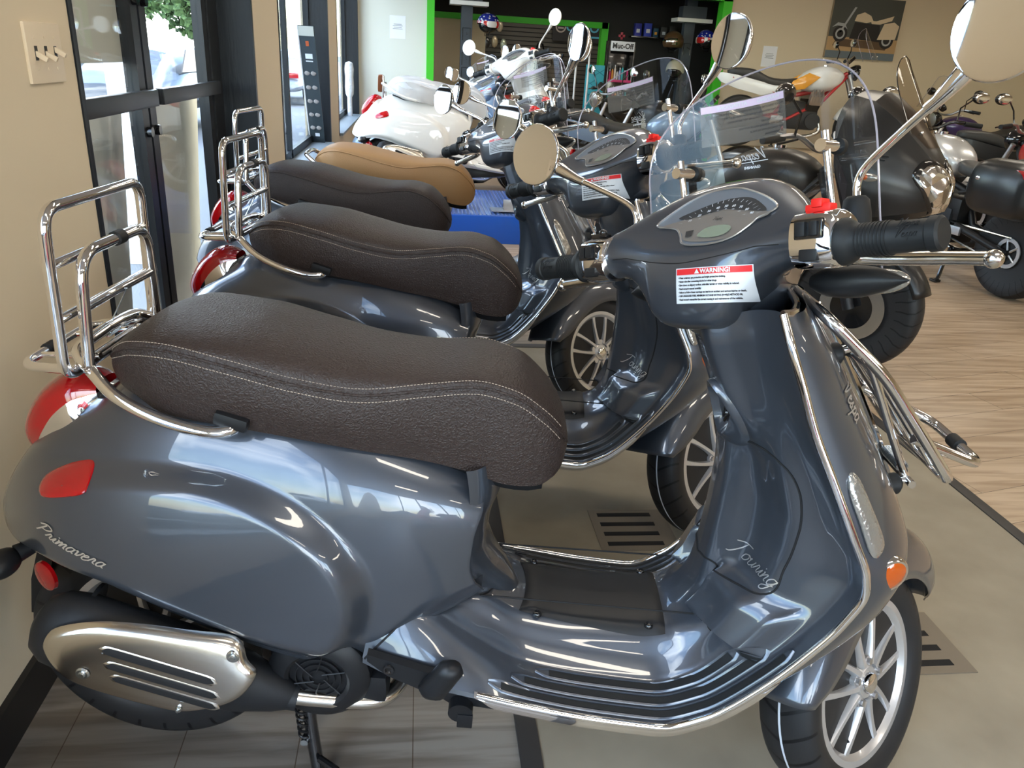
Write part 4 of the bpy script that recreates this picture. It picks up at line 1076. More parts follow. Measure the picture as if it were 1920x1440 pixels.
# wind screen, steered with the bars
def ws_pt(u, v):
    """u -1..1 across, v 0..1 up; curved acrylic sheet"""
    z = .995+.352*v; hw = .212*(1-.02*v)
    if v > .5: hw *= math.sqrt(max(0, 1-((v-.5)/.5)**2.5))
    y = u*hw; x = 1.105-.035*v-1.7*y*y
    return np.array([x, y, z])
def add_screen(root, head=None):
    m = MB(); nu, nv = 41, 41; V = []; vs_ = [1-(1-j/(nv-1))**1.8 for j in range(nv)]
    for i in range(nu):
        for j in range(nv): V.append(ws_pt(-1+2*i/(nu-1), vs_[j]))
    m.grid(V, nu, nv); WB = m.bvh(); S2 = MB(); S2.join(m); steered(S2)
    o = S2.build('wind_screen', M_WINDSH, root, smooth=60)
    e = MB(); P = [ws_pt(-1, v) for v in vs_]+[ws_pt(1, v) for v in vs_[::-1]]; e.tube(P, .0016, 6); steered(e); e.build('screen_edge', M_WEDGE, o)
    def dw(mb, off, c): place(mb, c, (0,1,0), (-.3,0,1)); return project(mb, WB, (1,0,0), off)
    def gr_(x0, x1, y0, y1, nx=14, ny=8): return MB().grid([(x0+(x1-x0)*i/(nx-1), y0+(y1-y0)*j/(ny-1), 0) for i in range(nx) for j in range(ny)], nx, ny)
    c = (.6,.050,1.272)
    a = dw(gr_(-.075,.075,-.036,.036,40,20), .0010, c); steered(a); so = a.build('screen_sticker', M_STICKCLR, o)
    b = dw(gr_(-.073,.073,.022,.034,40,5), .0018, c); steered(b); b.build('lilac_header', M_LILAC, so)
    t = MB()
    for i, tx in enumerate(['DO NOT OPERATE THE VEHICLE IF THE SCREEN IS DIRTY OR DAMAGED', 'CLEAN ONLY WITH WATER AND MILD SOAP, NEVER USE SOLVENTS', 'CHECK THAT ALL SCREEN FIXINGS ARE TIGHT BEFORE RIDING', 'READ THE FITTING SHEET', 'REDUCE SPEED IN STRONG WIND OR HEAVY RAIN', 'KEEP THIS NOTICE WITH THE VEHICLE', 'SEE OWNER MANUAL']):
        q = text_mb(tx, .0048, align='LEFT', spacing=.9); q.xf(lambda p, i=i: np.array([p[0]*.8-.070, p[1]+.016-i*.0075, 0])); t.join(q)
    dw(t, .0018, c); steered(t); t.build('sticker_print', M_BLACKPR, so, smooth=None)
    t = MB(); 
    for tx, x in (('ATTENZIONE', .02), ('WARNING', -.045)):
        q = text_mb(tx, .0085, .0002); q.xf(lambda p, x=x: p+np.array([x, .028, 0])); t.join(q)
    dw(t, .0026, c); steered(t); t.build('header_print', M_WHITEST, so, smooth=None)
    v = cursive('Vespa', .0095, .0008, .4).xf(lambda p: p); q = text_mb('GIANNINI', .0065, .0002); q.xf(lambda p: p+np.array([.005,-.013,0])); v.join(q)
    v.add([(-.024,-.003,0),(.024,-.003,0),(.024,-.0042,0),(-.024,-.0042,0)], [(0,1,2,3)])
    dw(v, .001, (.6,.036,1.206)); steered(v); v.build('screen_script', M_WHITEST, o, smooth=None)
    for sg in (-1, 1):
        k = MB(); k.tube([(1.035,sg*.137,1.05),(1.006,sg*.134,1.212)], .006, 12); p = ws_pt(sg*.134/.208, .56)
        k.tube([(.998,sg*.134,1.190),(p[0]-.012,sg*.134,1.193)], .0085, 16); k.tube([(.994,sg*.134,1.190),(1.006,sg*.134,1.190)], .0095, 16)
        steered(k); ko = k.build('screen_strut', M_CHROME, o)
        g = MB(); g.tube([(p[0]-.014,sg*.134,1.193),(p[0]-.004,sg*.134,1.193)], .0125, 18); steered(g); g.build('rubber_washer', M_RUBBER, ko)
    return o
# ------------------------------------------------------------------ camera
f_px = 1453.17; pit = rad(22.7133); rol = rad(3.5595); AL = rad(7.6)
cam_d = bpy.data.cameras.new('camera'); cam = bpy.data.objects.new('camera', cam_d); col.objects.link(cam)
cam_d.sensor_width = 36; cam_d.lens = f_px/1920*36; cam_d.clip_start = .02; cam_d.clip_end = 300
cr, sr = math.cos(rol), math.sin(rol); cp, sp_ = math.cos(pit), math.sin(pit)
right = Vector((cr, sr*sp_, sr*cp)); up = Vector((-sr, cr*sp_, cr*cp)); fwd = Vector((0, cp, -sp_))
Rz_ = Matrix.Rotation(-AL, 3, 'Z')
right, up, fwd = Rz_@right, Rz_@up, Rz_@fwd
cam.matrix_world = Matrix(((right.x, up.x, -fwd.x, 0), (right.y, up.y, -fwd.y, 0), (right.z, up.z, -fwd.z, 1.31), (0,0,0,1)))
scene.camera = cam
scene.view_settings.view_transform = 'Standard'; scene.view_settings.look = 'None'; scene.view_settings.exposure = .15; scene.view_settings.gamma = 1.
scene.cycles.max_bounces = 10; scene.cycles.transparent_max_bounces = 16; scene.cycles.glossy_bounces = 5; scene.cycles.diffuse_bounces = 4
scene.cycles.caustics_reflective = False; scene.cycles.caustics_refractive = False; scene.cycles.sample_clamp_indirect = 6.

# ------------------------------------------------------------------ world
w = bpy.data.worlds.new('sky'); scene.world = w; w.use_nodes = True
nt = w.node_tree; bg = nt.nodes['Background']
sky = nt.nodes.new('ShaderNodeTexSky'); sky.sky_type = 'NISHITA'; sky.sun_disc = False; sky.sun_elevation = rad(48); sky.sun_rotation = rad(120); sky.air_density = 1.2; sky.dust_density = .8
tc = nt.nodes.new('ShaderNodeTexCoord'); cn = nt.nodes.new('ShaderNodeTexNoise'); cn.inputs['Scale'].default_value = 3.; cn.inputs['Detail'].default_value = 6.
rp = nt.nodes.new('ShaderNodeValToRGB'); rp.color_ramp.elements[0].position = .46; rp.color_ramp.elements[1].position = .66
mx = nt.nodes.new('ShaderNodeMix'); mx.data_type = 'RGBA'; mx.inputs[7].default_value = (9.,9.4,10.,1)
nt.links.new(tc.outputs['Generated'], cn.inputs['Vector']); nt.links.new(cn.outputs['Fac'], rp.inputs['Fac']); nt.links.new(rp.outputs['Color'], mx.inputs['Factor'])
nt.links.new(sky.outputs[0], mx.inputs[6]); nt.links.new(mx.outputs[2], bg.inputs['Color']); bg.inputs['Strength'].default_value = 1.5

# ------------------------------------------------------------------ room materials
M_WALL = mat('warm beige wall paint', srgb(212,197,170), 0., .85); add_bump(M_WALL, 'noise', 120., .08, .001)
M_WALLG = mat('pale grey green wall paint', srgb(214,216,205), 0., .85)
M_CEIL = mat('white ceiling tile', (.72,.70,.66), 0., .9)
M_BASE = mat('dark baseboard', (.012,.011,.011), 0., .5)
M_FRAME = mat('black painted wood', (.007,.010,.014), 0., .42, spec=.35)
tcn = N(M_FRAME, 'ShaderNodeTexCoord'); mpn = N(M_FRAME, 'ShaderNodeMapping'); mpn.inputs['Scale'].default_value = (1,1,.12)
wn = N(M_FRAME, 'ShaderNodeTexNoise', Scale=55., Detail=3.); bn = N(M_FRAME, 'ShaderNodeBump', Strength=.5, Distance=.003)
link(M_FRAME, tcn.outputs['Object'], mpn.inputs[0]); link(M_FRAME, mpn.outputs[0], wn.inputs['Vector']); link(M_FRAME, wn.outputs['Fac'], bn.inputs['Height']); link(M_FRAME, bn.outputs['Normal'], BS(M_FRAME).inputs['Normal'])
M_DOORFR = mat('dark bronze door frame', (.016,.017,.019), .3, .35)
M_SILL = mat('grey painted sill', (.22,.27,.31), 0., .45)
M_WIN = thin_glass('window glass', (.93,.96,.97), 1.3)
M_GREEN = mat('bright green paint', (.05,.55,.02), 0., .5)
M_DARKW = mat('charcoal wall paint', (.020,.020,.019), 0., .8)
M_SLAT = mat('grey slatwall', (.075,.07,.06), 0., .7)
M_COLUMN = mat('slate column paint', (.055,.068,.085), 0., .6)
M_PANELW = mat('off white board', (.80,.73,.62), 0., .6)
M_WHITEMETAL = mat('white painted metal', (.75,.75,.74), 0., .4)
M_ASPH = mat('asphalt', (.20,.21,.22), 0., .9)
M_BLUE = mat('bright blue plastic', (.004,.10,.55), 0., .4, coat=.3)
M_BLUEM = mat('blue ribbed mat', (.12,.22,.55), 0., .35, coat=.5)
M_LED = mat('led ceiling panel', (1,1,1), 0., .5, emit=(1.,.90,.75), estr=19.)
def plank_mat(name, c1, c2, c3, L=1.2, W=.18, rotz=0., rough=.45):
    m = mat(name, c1, 0., rough, coat=.15, coat_rough=.3)
    tc = N(m, 'ShaderNodeTexCoord'); mp = N(m, 'ShaderNodeMapping'); mp.inputs['Rotation'].default_value = (0,0,rotz)
    br = N(m, 'ShaderNodeTexBrick'); br.inputs['Scale'].default_value = 1.; br.inputs['Brick Width'].default_value = L; br.inputs['Row Height'].default_value = W
    br.inputs['Mortar Size'].default_value = .0012; br.inputs['Color1'].default_value = (*c1,1); br.inputs['Color2'].default_value = (*c2,1); br.inputs['Mortar'].default_value = (.10,.07,.045,1); br.offset = .37
    link(m, tc.outputs['Object'], mp.inputs[0]); link(m, mp.outputs[0], br.inputs['Vector'])
    mp2 = N(m, 'ShaderNodeMapping'); mp2.inputs['Scale'].default_value = (1.1,14.,1); mp2.inputs['Rotation'].default_value = (0,0,rotz)
    nz = N(m, 'ShaderNodeTexNoise', Scale=2.2, Detail=7.); nz.inputs['Distortion'].default_value = .6
    link(m, tc.outputs['Object'], mp2.inputs[0]); link(m, mp2.outputs[0], nz.inputs['Vector'])
    rr = N(m, 'ShaderNodeValToRGB'); rr.color_ramp.elements[0].position = .38; rr.color_ramp.elements[1].position = .62; rr.color_ramp.elements[0].color = (*c3,1); rr.color_ramp.elements[1].color = (1,1,1,1)
    link(m, nz.outputs['Fac'], rr.inputs['Fac'])
    mx = N(m, 'ShaderNodeMix', data_type='RGBA', blend_type='MULTIPLY'); mx.inputs['Factor'].default_value = 1.
    link(m, br.outputs['Color'], mx.inputs[6]); link(m, rr.outputs['Color'], mx.inputs[7]); link(m, mx.outputs[2], BS(m).inputs['Base Color'])
    bp = N(m, 'ShaderNodeBump', Strength=.15, Distance=.001); link(m, nz.outputs['Fac'], bp.inputs['Height']); link(m, bp.outputs['Normal'], BS(m).inputs['Normal'])
    return m
M_OAK = plank_mat('oak vinyl planks', (.52,.405,.285), (.46,.35,.24), (.68,.62,.56), 1.22, .18, rad(-14))
M_GREYOAK = plank_mat('weathered grey planks', (.29,.26,.225), (.23,.205,.175), (.58,.54,.50), 2.4, .23, PI/2)
M_CARPET = mat('flat grey carpet', (.225,.20,.155), 0., .95)
color_noise(M_CARPET, (.245,.21,.155), (.32,.28,.21), 5., 8., lo=.3, hi=.7)
M_STRIP = mat('dark transition strip', (.035,.033,.032), 0., .5)

# ------------------------------------------------------------------ room shell
XW = -.79; XO = -.99; YF = 11.; XR = 9.5; YB = -4.5; HC = 3.0
def plane(x0, x1, y0, y1, z, d=.05): return MB().box(((x0+x1)/2, (y0+y1)/2, z-d/2), (x1-x0, y1-y0, d))
struct('floor', plane(-1.05, XR+.2, YB-.2, 16.2, 0, .08), M_OAK)
fl2 = struct('floor', plane(-1.04, .22, YB, 8.2, .0035, .003), M_GREYOAK)
fl3 = struct('floor', plane(.255, 1.885, -3., 3.55, .007, .006), M_CARPET)
s1 = MB().box((.238,.3,.006),(.045,6.6,.010),.003); struct('trim_1', s1, M_STRIP)
s2 = MB().box((1.905,.3,.006),(.045,6.6,.010),.003); s2.box((1.07,3.57,.006),(1.71,.045,.010),.003); struct('trim_2', s2, M_STRIP)
struct('ceiling', MB().box(((XR-1.)/2,(YF+YB)/2+2.6,HC+.05),(XR+1.4,YF-YB+5.4,.1)), M_CEIL)
# left wall pieces (0.2 thick) round door 1 and two windows
def wbox(x0, x1, y0, y1, z0, z1): return MB().box(((x0+x1)/2,(y0+y1)/2,(z0+z1)/2),(x1-x0,y1-y0,z1-z0))
wl = MB()
DY0, DY1, W1a, W1b, W2a, W2b = 2.05, 4.11, 4.90, 7.41, 8.22, 10.9
SZ = .53; TZ = 2.55
for a, b, z0, z1 in [(.6,DY0,0,HC),(DY0,DY1,TZ,HC),(DY1,W1a,0,HC),(W1a,W1b,0,SZ-.03),(W1a,W1b,TZ,HC),(W1b,W2a,0,HC),(W2a,W2b,0,SZ-.03),(W2a,W2b,TZ,HC),(W2b,YF+.1,0,HC),(YB,-3.4,0,HC),(-3.4,.6,TZ,HC),(-3.4,.6,0,.45)]:
    wl.join(wbox(XO-.02, XW, a, b, z0, z1))
struct('wall_left', wl, M_WALL)
# black reveals
rv = MB(); rv.join(wbox(XO, XW+.006, DY1-.004, DY1+.03, 0, TZ)); rv.join(wbox(XO, XW+.004, DY0-.02, DY0+.004, 0, TZ)); rv.join(wbox(XO,XW+.004,DY0,DY1,TZ-.03,TZ+.01))
struct('trim_3', rv, M_FRAME)
rv = MB()
for a, b in ((W1a,W1b),(W2a,W2b)):
    rv.join(wbox(XO, XW+.006, b-.02, b+.03, SZ-.02, TZ)); rv.join(wbox(XO, XW+.004, a-.02, a+.012, SZ-.02, TZ))
struct('trim_4', rv, M_FRAME)
for k, (a, b) in enumerate(((W1a,W1b),(W2a,W2b),(-3.4,.6))):
    z0 = SZ if k < 2 else .47
    fr = MB(); x = XO+.03
    for bx_ in ((x-.02,x+.02,a,b,z0,z0+.06),(x-.02,x+.02,a,b,TZ-.08,TZ),(x-.02,x+.02,a,a+.05,z0,TZ),(x-.02,x+.02,b-.05,b,z0,TZ),(x-.02,x+.02,(a+b)/2-.025,(a+b)/2+.025,z0,TZ)): fr.join(wbox(*bx_))
    o = struct('window_%d' % (k+1), fr, M_FRAME)
    g = MB().join(wbox(x-.003, x+.003, a+.05, b-.05, z0+.06, TZ-.08)); g.build('window_pane', M_WIN, o)
    s = MB().box(((XO+XW)/2+.03,(a+b)/2,z0-.012),(.21,b-a-.045,.024),.004); s.build('window_sill', M_SILL, o)
# double glazed door
dr = MB(); x = XO+.02
def leaf(a, b):
    m = MB()
    for bx_ in ((x-.022,x+.022,a,a+.065,.02,2.42),(x-.022,x+.022,b-.065,b,.02,2.42),(x-.022,x+.022,a,b,.02,.16),(x-.022,x+.022,a,b,2.32,2.42)): m.join(wbox(*bx_))
    return m
for k, (a, b) in enumerate(((2.14,3.01),(3.03,3.93))):
    o = struct('door_%d' % (k+1), leaf(a, b), M_DOORFR)
    MB().join(wbox(x-.004, x+.004, a+.065, b-.065, .16, 2.32)).build('door_pane', M_WIN, o)
    pb = MB(); pb.box((x+.055,(a+b)/2,1.115),(.028,b-a-.04,.055),.006); pb.box((x+.03,a+.035,1.115),(.06,.035,.05),.005); pb.box((x+.03,b-.035,1.115),(.06,.035,.05),.005)
    pb.build('push_bar', M_DOORFR, o)
    lk = MB(); yy = b-.035 if k == 0 else a+.035
    for z in (1.0, 1.42): lk.cyl((x+.02,yy,z),(x+.04,yy,z),.018,16)
    lk.build('door_lock', M_GLOSSBLK, o)
df = MB()
for bx_ in ((x-.03,x+.03,DY0,2.13,0,TZ),(x-.03,x+.03,3.94,DY1,0,TZ),(x-.03,x+.03,DY0,DY1,2.43,TZ)): df.join(wbox(*bx_))
struct('trim_5', df, M_DOORFR)
b_ = MB(); 
for a, b in ((.6,DY0),(DY1,YF),(YB,.6)): b_.join(wbox(XW, XW+.014, a, b, 0, .105))
struct('baseboard_left', b_, M_BASE)
# light switch
def light_switch():
    y, z = 1.875, 1.265; r = empty('light_switch', (XW, y, z)); tag(r, 'worn beige triple light switch plate on the wall beside the door', 'light switch')
    m = MB().box((.003,0,0),(.007,.165,.118),.003); p = m.build('switch_plate', mat('ivory plastic', srgb(222,205,178), 0., .4), r)
    for k in (-1, 0, 1):
        t = MB().box((.016,k*.046,-.006 if k < 1 else .002),(.026,.009,.010),.002, rotm((0,1,0), .5)); t.build('toggle', MATS['ivory plastic'], r)
        s = MB(); 
        for zz in (-.03,.03): s.cyl((.006,k*.046,zz),(.0075,k*.046,zz),.003,10)
        s.build('plate_screw', MATS['ivory plastic'], r)
        u = MB().box((.0066,k*.046,0),(.001,.013,.028)); u.build('toggle_slot', M_BASE, r)
light_switch()
# far wall with the green framed opening
PX0, PX1, PZ = .10, 4.06, 2.17
struct('wall_back', MB().join(wbox(XO-.02, PX0, YF, YF+.15, 0, HC)), M_WALLG)
fw_ = MB().join(wbox(PX1, XR, YF, YF+.15, 0, HC)).join(wbox(PX0, PX1, YF, YF+.15, PZ+.0, HC)); struct('wall_back', fw_, M_WALL)
g = MB(); 
for bx_ in ((PX0-.02,PX0+.075,YF-.03,YF+.17,0,PZ+.08),(PX1-.10,PX1+.02,YF-.03,YF+.17,0,PZ+.10),(PX0-.02,PX1+.02,YF-.03,YF+.17,PZ,PZ+.10)): g.join(wbox(*bx_))
struct('trim_6', g, M_GREEN)
# alcove behind
AY = 12.4
dk_ = MB().join(wbox(PX0-.3, PX1+1.2, AY, AY+.1, 1.86, HC)).join(wbox(2.75, PX1+1.2, AY, AY+.1, 0, 1.86)).join(wbox(PX1+1.1, PX1+1.2, YF+.15, AY, 0, HC)).join(wbox(PX0-.35,PX0-.25,YF+.15,AY,0,HC))
struct('wall_back', dk_, M_DARKW)
struct('wall_back', MB().join(wbox(PX0-.25, .95, AY+.02, AY+.1, 0, 1.80)), M_WALL)
g = MB(); 
for bx_ in ((PX0-.2,2.75,AY-.03,AY+.12,1.80,1.88),(2.66,2.76,AY-.03,AY+.12,0,1.88)): g.join(wbox(*bx_))
struct('trim_7', g, M_GREEN)
sw = MB().join(wbox(-1, 4.5, 15.6, 15.7, 0, HC)).join(wbox(-1.1,-1,12.4,15.7,0,HC)).join(wbox(4.5,4.6,12.4,15.7,0,HC)); so_ = struct('wall_back', sw, M_SLAT)
sl_ = MB()
for k in range(36): sl_.join(wbox(.9, 4.4, 15.592, 15.6, .2+.075*k, .212+.075*k))
sl_.build('slat_groove', M_DARKGAP, so_)
struct('wall_right', MB().join(wbox(XR, XR+.15, YB, YF+.15, 0, HC)), M_WALL)
# wall behind the camera: shop front glazing with dark mullions
wb = MB()
for bx_ in ((XO,XR,YB-.1,YB,2.7,HC),(XO,XR,YB-.1,YB,0,.45)): wb.join(wbox(*bx_))
wb.join(wbox(5.2,XR,YB-.1,YB,0,HC)); struct('wall_front', wb, M_WALL)
fr = MB()
for x_ in (-.95,.3,1.55,2.8,4.05,5.15): fr.join(wbox(x_-.04,x_+.04,YB-.09,YB-.01,.45,2.7))
fr.join(wbox(-.95,5.2,YB-.09,YB-.01,.45,.52)).join(wbox(-.95,5.2,YB-.09,YB-.01,2.62,2.7)); o = struct('window_4', fr, M_FRAME)
MB().join(wbox(-.95,5.2,YB-.055,YB-.05,.5,2.65)).build('window_pane', M_WIN, o)
# ceiling light panels
for x_ in (.9, 3.6, 6.3):
    for y_ in (-2.6, .1, 2.8, 5.5, 8.2):
        r = empty('ceiling_light', (x_, y_, HC)); tag(r, 'warm white rectangular ceiling light panel', 'ceiling light', 'ceiling light panels out of view above the showroom')
        MB().box((0,0,-.012),(1.22,.32,.024),.004).build('light_frame', M_WHITEMETAL, r); MB().box((0,0,-.026),(1.16,.26,.006)).build('diffuser', M_LED, r)
for x_ in (1.4, 3.0):
    r = empty('ceiling_light', (x_, 13.8, HC)); tag(r, 'warm white rectangular ceiling light panel', 'ceiling light', 'ceiling light panels out of view above the showroom')
    MB().box((0,0,-.012),(1.22,.32,.024),.004).build('light_frame', M_WHITEMETAL, r); MB().box((0,0,-.026),(1.16,.26,.006)).build('diffuser', M_LED, r)
# outside
gr_ = struct('ground', MB().join(wbox(-160, -1.05, -60, 160, -.25, -.15)).join(wbox(-60, 40, -50, YB-.2, -.25, -.15)), M_ASPH)
# ------------------------------------------------------------------ motorcycles
M_TANKS = paint('pearl silver tank paint', (.56,.57,.58), .5, .3)
M_SATBLK = mat('satin black bodywork', (.009,.0095,.0105), 0., .36, coat=.2, coat_rough=.2, spec=.4)
M_GREYVINYL = mat('dark grey seat vinyl', (.035,.035,.034), 0., .5)
M_YELLOW = mat('yellow body paint', (.75,.33,.02), 0., .35, coat=.8)
M_WHITEB = mat('white body plastic', (.72,.72,.70), 0., .35, coat=.5)
M_REDPL = mat('red anodised frame', (.42,.012,.015), 0., .35, coat=.4)
M_PURPLE = paint('dark violet paint', (.04,.02,.10), .3, .35)
def motorcycle(name, x, y, yaw, z=0., tank=None, body=None, seatm=None, fairing=None, screen=False, cases=False, head=None, cstand=False, frame=None, spokes=False, steer_=0, head_red=None, mirrors='oval'):
    tank = tank or M_SATBLK; body = body or M_SATBLK; seatm = seatm or M_GREYVINYL; frame = frame or M_BLACKPL
    root = empty(name, (x, y, z), (0, 0, rad(yaw)))
    L = 1.46; R = .305
    def wheel(cx, nm, w, disc):
        t = MB(); pr = [(R-.085,-w*.8),(R-.05,-w),(R-.02,-w*.9),(R-.004,-w*.45),(R,0),(R-.004,w*.45),(R-.02,w*.9),(R-.05,w),(R-.085,w*.8)]
        t.lathe(pr, n=56); to = t.build(nm, M_TYREB, root, None, smooth=50); to.matrix_local = Matrix.Translation((cx,0,R))
        r = MB(); q = R-.085; r.lathe([(q+.006,-w*.8),(q-.012,-w*.7),(q-.02,0),(q-.012,w*.7),(q+.006,w*.8),(q-.03,w*.6),(q-.034,0),(q-.03,-w*.6)], n=56, closed=True)
        r.lathe([(0,-.05),(.035,-.05),(.045,-.02),(.045,.02),(.035,.05),(0,.05)], n=28)
        n = 24 if spokes else 5
        for k in range(n):
            a = 2*PI*k/n
            if spokes: r.tube([(.03*math.cos(a),.03*(-1)**k,.03*math.sin(a)),((q-.01)*math.cos(a+.25*(-1)**(k//2)),0,(q-.01)*math.sin(a+.25*(-1)**(k//2)))], .0028, 5)
            else:
                for s_ in (-.16,.16): r.tube([(.04*math.cos(a),0,.04*math.sin(a)),((q-.015)*math.cos(a+s_),0,(q-.015)*math.sin(a+s_))], [.014,.009], 6)
        r.build('wheel_rim', M_ALU if spokes else (M_SILVER if fairing else mat('satin dark rim', (.12,.12,.125), .6, .4)), to, smooth=40)
        if disc:
            for sg in (-1,1):
                d = MB(); d.lathe([(.10,sg*.062),(.155,sg*.062),(.155,sg*.067),(.10,sg*.067)], n=48, closed=True); d.build('brake_disc', M_FLOORDISC, to)
            d = MB(); d.lathe([(.04,-.058),(.102,-.064),(.102,-.060),(.04,-.05)], n=40); d.build('disc_carrier', M_GLOSSBLK, to)
        return to
    wheel(0, 'rear_wheel', .085, False); wheel(L, 'front_wheel', .062, True)
    for sg in (-1,1):
        f = MB(); f.tube([(L,sg*.095,R),(L-.13,sg*.095,R+.30)], .028, 14); f.tube([(L-.13,sg*.095,R+.30),(L-.26,sg*.095,R+.60)], .021, 14); f.build('fork_leg', M_ALU if head_red is None else M_BLACKPL, root)
        c = MB(); c.box((L-.10,sg*.088,R+.10),(.06,.03,.12),.01); c.build('brake_caliper', M_BLACKPL, root)
    m = MB(); V = []
    for ph in np.linspace(rad(165), rad(22), 28):
        for j in range(13):
            a = PI*j/12; V.append((L+(R+.028-.05*(1-math.sin(a)))*math.cos(ph), -.075*math.cos(a), R+(R+.028-.05*(1-math.sin(a)))*math.sin(ph)))
    m.grid(V, 28, 13); m.build('front_mudguard', body, root, smooth=60, solid=.004)
    e = MB(); e.box((.72,0,.38),(.40,.26,.26),.05); e.box((.62,0,.50),(.30,.22,.16),.04); e.cyl((.86,-.17,.36),(.86,.17,.36),.09,20); eo = e.build('engine', M_ALU if head_red else M_BLACKPL, root)
    for sg in (-1,1):
        h = MB(); 
        for k in range(7): h.box((.83+.0*k,sg*(.16+.016*k),.52+.012*k),(.15,.006,.14),.002, rotm((1,0,0), -sg*.6))
        h.build('cylinder', M_BLACKPL, eo)
        h = MB(); h.box((.83,sg*.30,.62),(.16,.10,.13),.03, rotm((1,0,0), -sg*.6)); 
        for k in range(4): h.box((.775+.036*k,sg*.325,.645),(.008,.10,.12),.003, rotm((1,0,0), -sg*.6))
        h.build('valve_cover', head_red or M_ALU, eo)
    f = MB(); f.tube([(L-.26,0,.92),(.95,0,.72),(.55,0,.62),(.42,0,.40),(0.0,.0,R)], .028, 10)
    for sg in (-1,1): f.tube([(L-.27,sg*.05,.88),(.95,sg*.13,.60),(.55,sg*.14,.36),(.42,sg*.12,.36)], .018, 8); f.tube([(.45,sg*.12,.40),(0,sg*.12,R)], .025, 10); f.tube([(.50,sg*.12,.62),(-.15,sg*.10,.80)], .015, 8)
    f.build('frame', frame, root)
    t = MB(); rings = []
    for tx, w, z0, z1 in [(.62,.08,.74,.82),(.68,.14,.70,.90),(.80,.17,.68,.97),(.92,.175,.68,.99),(1.05,.14,.72,.98),(1.14,.09,.78,.93),(1.17,.04,.83,.89)]:
        rings.append([(tx, w*np.sign(math.cos(a))*abs(math.cos(a))**.7, (z0+z1)/2+(z1-z0)/2*np.sign(math.sin(a))*abs(math.sin(a))**.75) for a in np.linspace(0,2*PI,28,endpoint=False)])
    t.loft([[np.array(p) for p in r] for r in rings]); to = t.build('fuel_tank', tank, root, smooth=60, sub=1)
    c = MB(); c.cyl((.93,0,.985),(.93,0,.998),.03,20); c.build('fuel_cap', M_CHROME, to)
    s = MB(); rings = []
    for tx, w, z0, z1 in [(-.22,.06,.84,.90),(-.16,.11,.82,.915),(.05,.135,.80,.92),(.17,.14,.77,.89),(.26,.15,.73,.825),(.45,.14,.72,.81),(.58,.10,.73,.83),(.66,.06,.74,.84)]:
        rings.append([np.array((tx, w*np.sign(math.cos(a))*abs(math.cos(a))**.6, (z0+z1)/2+(z1-z0)/2*np.sign(math.sin(a))*abs(math.sin(a))**.6)) for a in np.linspace(0,2*PI,24,endpoint=False)])
    s.loft(rings); s.build('seat', seatm, root, smooth=60, sub=1)
    b = MB(); rings = []
    for tx, w, z0, z1 in [(-.34,.03,.80,.84),(-.28,.08,.74,.85),(-.10,.12,.68,.83),(.20,.13,.62,.77),(.45,.12,.60,.74)]:
        rings.append([(tx,-w,z0),(tx,-w*1.05,(z0+z1)/2),(tx,-w,z1),(tx,w,z1),(tx,w*1.05,(z0+z1)/2),(tx,w,z0)])
    b.loft(rings); b.build('tail_fairing', body, root, smooth=45)
    tl = MB(); tl.box((-.345,0,.815),(.02,.12,.04),.01); tl.build('tail_lamp', M_RED, root)
    ex = MB(); ex.tube(crm([(.90,-.14,.42),(.95,-.16,.24),(.70,-.17,.17),(.35,-.17,.22)], 5), .022, 12); exo = ex.build('exhaust_pipe', M_STEEL, root)
    ex = MB(); ex.tube([(.36,-.175,.22),(.30,-.185,.25),(-.12,-.20,.40),(-.15,-.20,.41)], [.03,.052,.055,.04], 20); ex.build('silencer', M_STEEL if not cases else M_SATBLK, exo)
    hb = MB(); hp = [(L-.42,.40*1,1.04),(L-.36,.22,1.06),(L-.30,.10,1.00),(L-.30,-.10,1.00),(L-.36,-.22,1.06),(L-.42,-.40,1.04)]
    hb.tube(crm(hp, 5), .012, 10); hbo = hb.build('handlebar', M_GLOSSBLK if cases else M_ALU, root)
    for sg in (-1,1):
        g = MB(); g.tube([(L-.39,sg*.29,1.05),(L-.425,sg*.415,1.04)], .018, 14); g.build('hand_grip', M_RUBBER, hbo)
        g = MB(); g.tube([(L-.33,sg*.27,1.05),(L-.36,sg*.40,1.03)], .006, 8); g.build('brake_lever', M_GLOSSBLK, hbo)
        g = MB(); g.tube([(L-.36,sg*.24,1.06),(L-.34,sg*.26,1.16),(L-.36,sg*.33,1.22)], .006, 8); mo = g.build('mirror_arm', M_GLOSSBLK, hbo)
        g = MB(); 
        if mirrors == 'round': g.lathe([(0,-.02),(.045,-.012),(.052,0),(0,.001)], (L-.38,sg*.38,1.25), (-1,0,0), 24)
        else: g.ell((L-.36,sg*.40,1.24), (.028,.075,.045))
        mh = g.build('mirror_shell', M_GLOSSBLK if mirrors != 'round' else M_CHROME, mo)
        g = MB(); g.ell((L-.380,sg*.40,1.24), (.012,.066,.038)); g.build('mirror_glass', M_MIRROR, mh)
    if fairing is None:
        h = MB(); h.lathe([(0,-.10),(.05,-.09),(.085,-.04),(.092,0),(.088,.015)], (L-.16,0,.93), (1,0,-.1), 28); ho = h.build('headlight', M_CHROME if mirrors == 'round' else M_GLOSSBLK, root)
        h = MB(); h.lathe([(0,.03),(.05,.024),(.086,.012)], (L-.16,0,.93), (1,0,-.1), 28); h.build('headlight_lens', M_CLEARLENS, ho)
        h = MB(); h.lathe([(0,-.03),(.05,-.03),(.055,0),(0,.005)], (L-.26,0,1.08), (-.8,0,.6), 24); h.build('gauge', M_GLOSSBLK, root)
    else:
        fa = MB(); rings = []
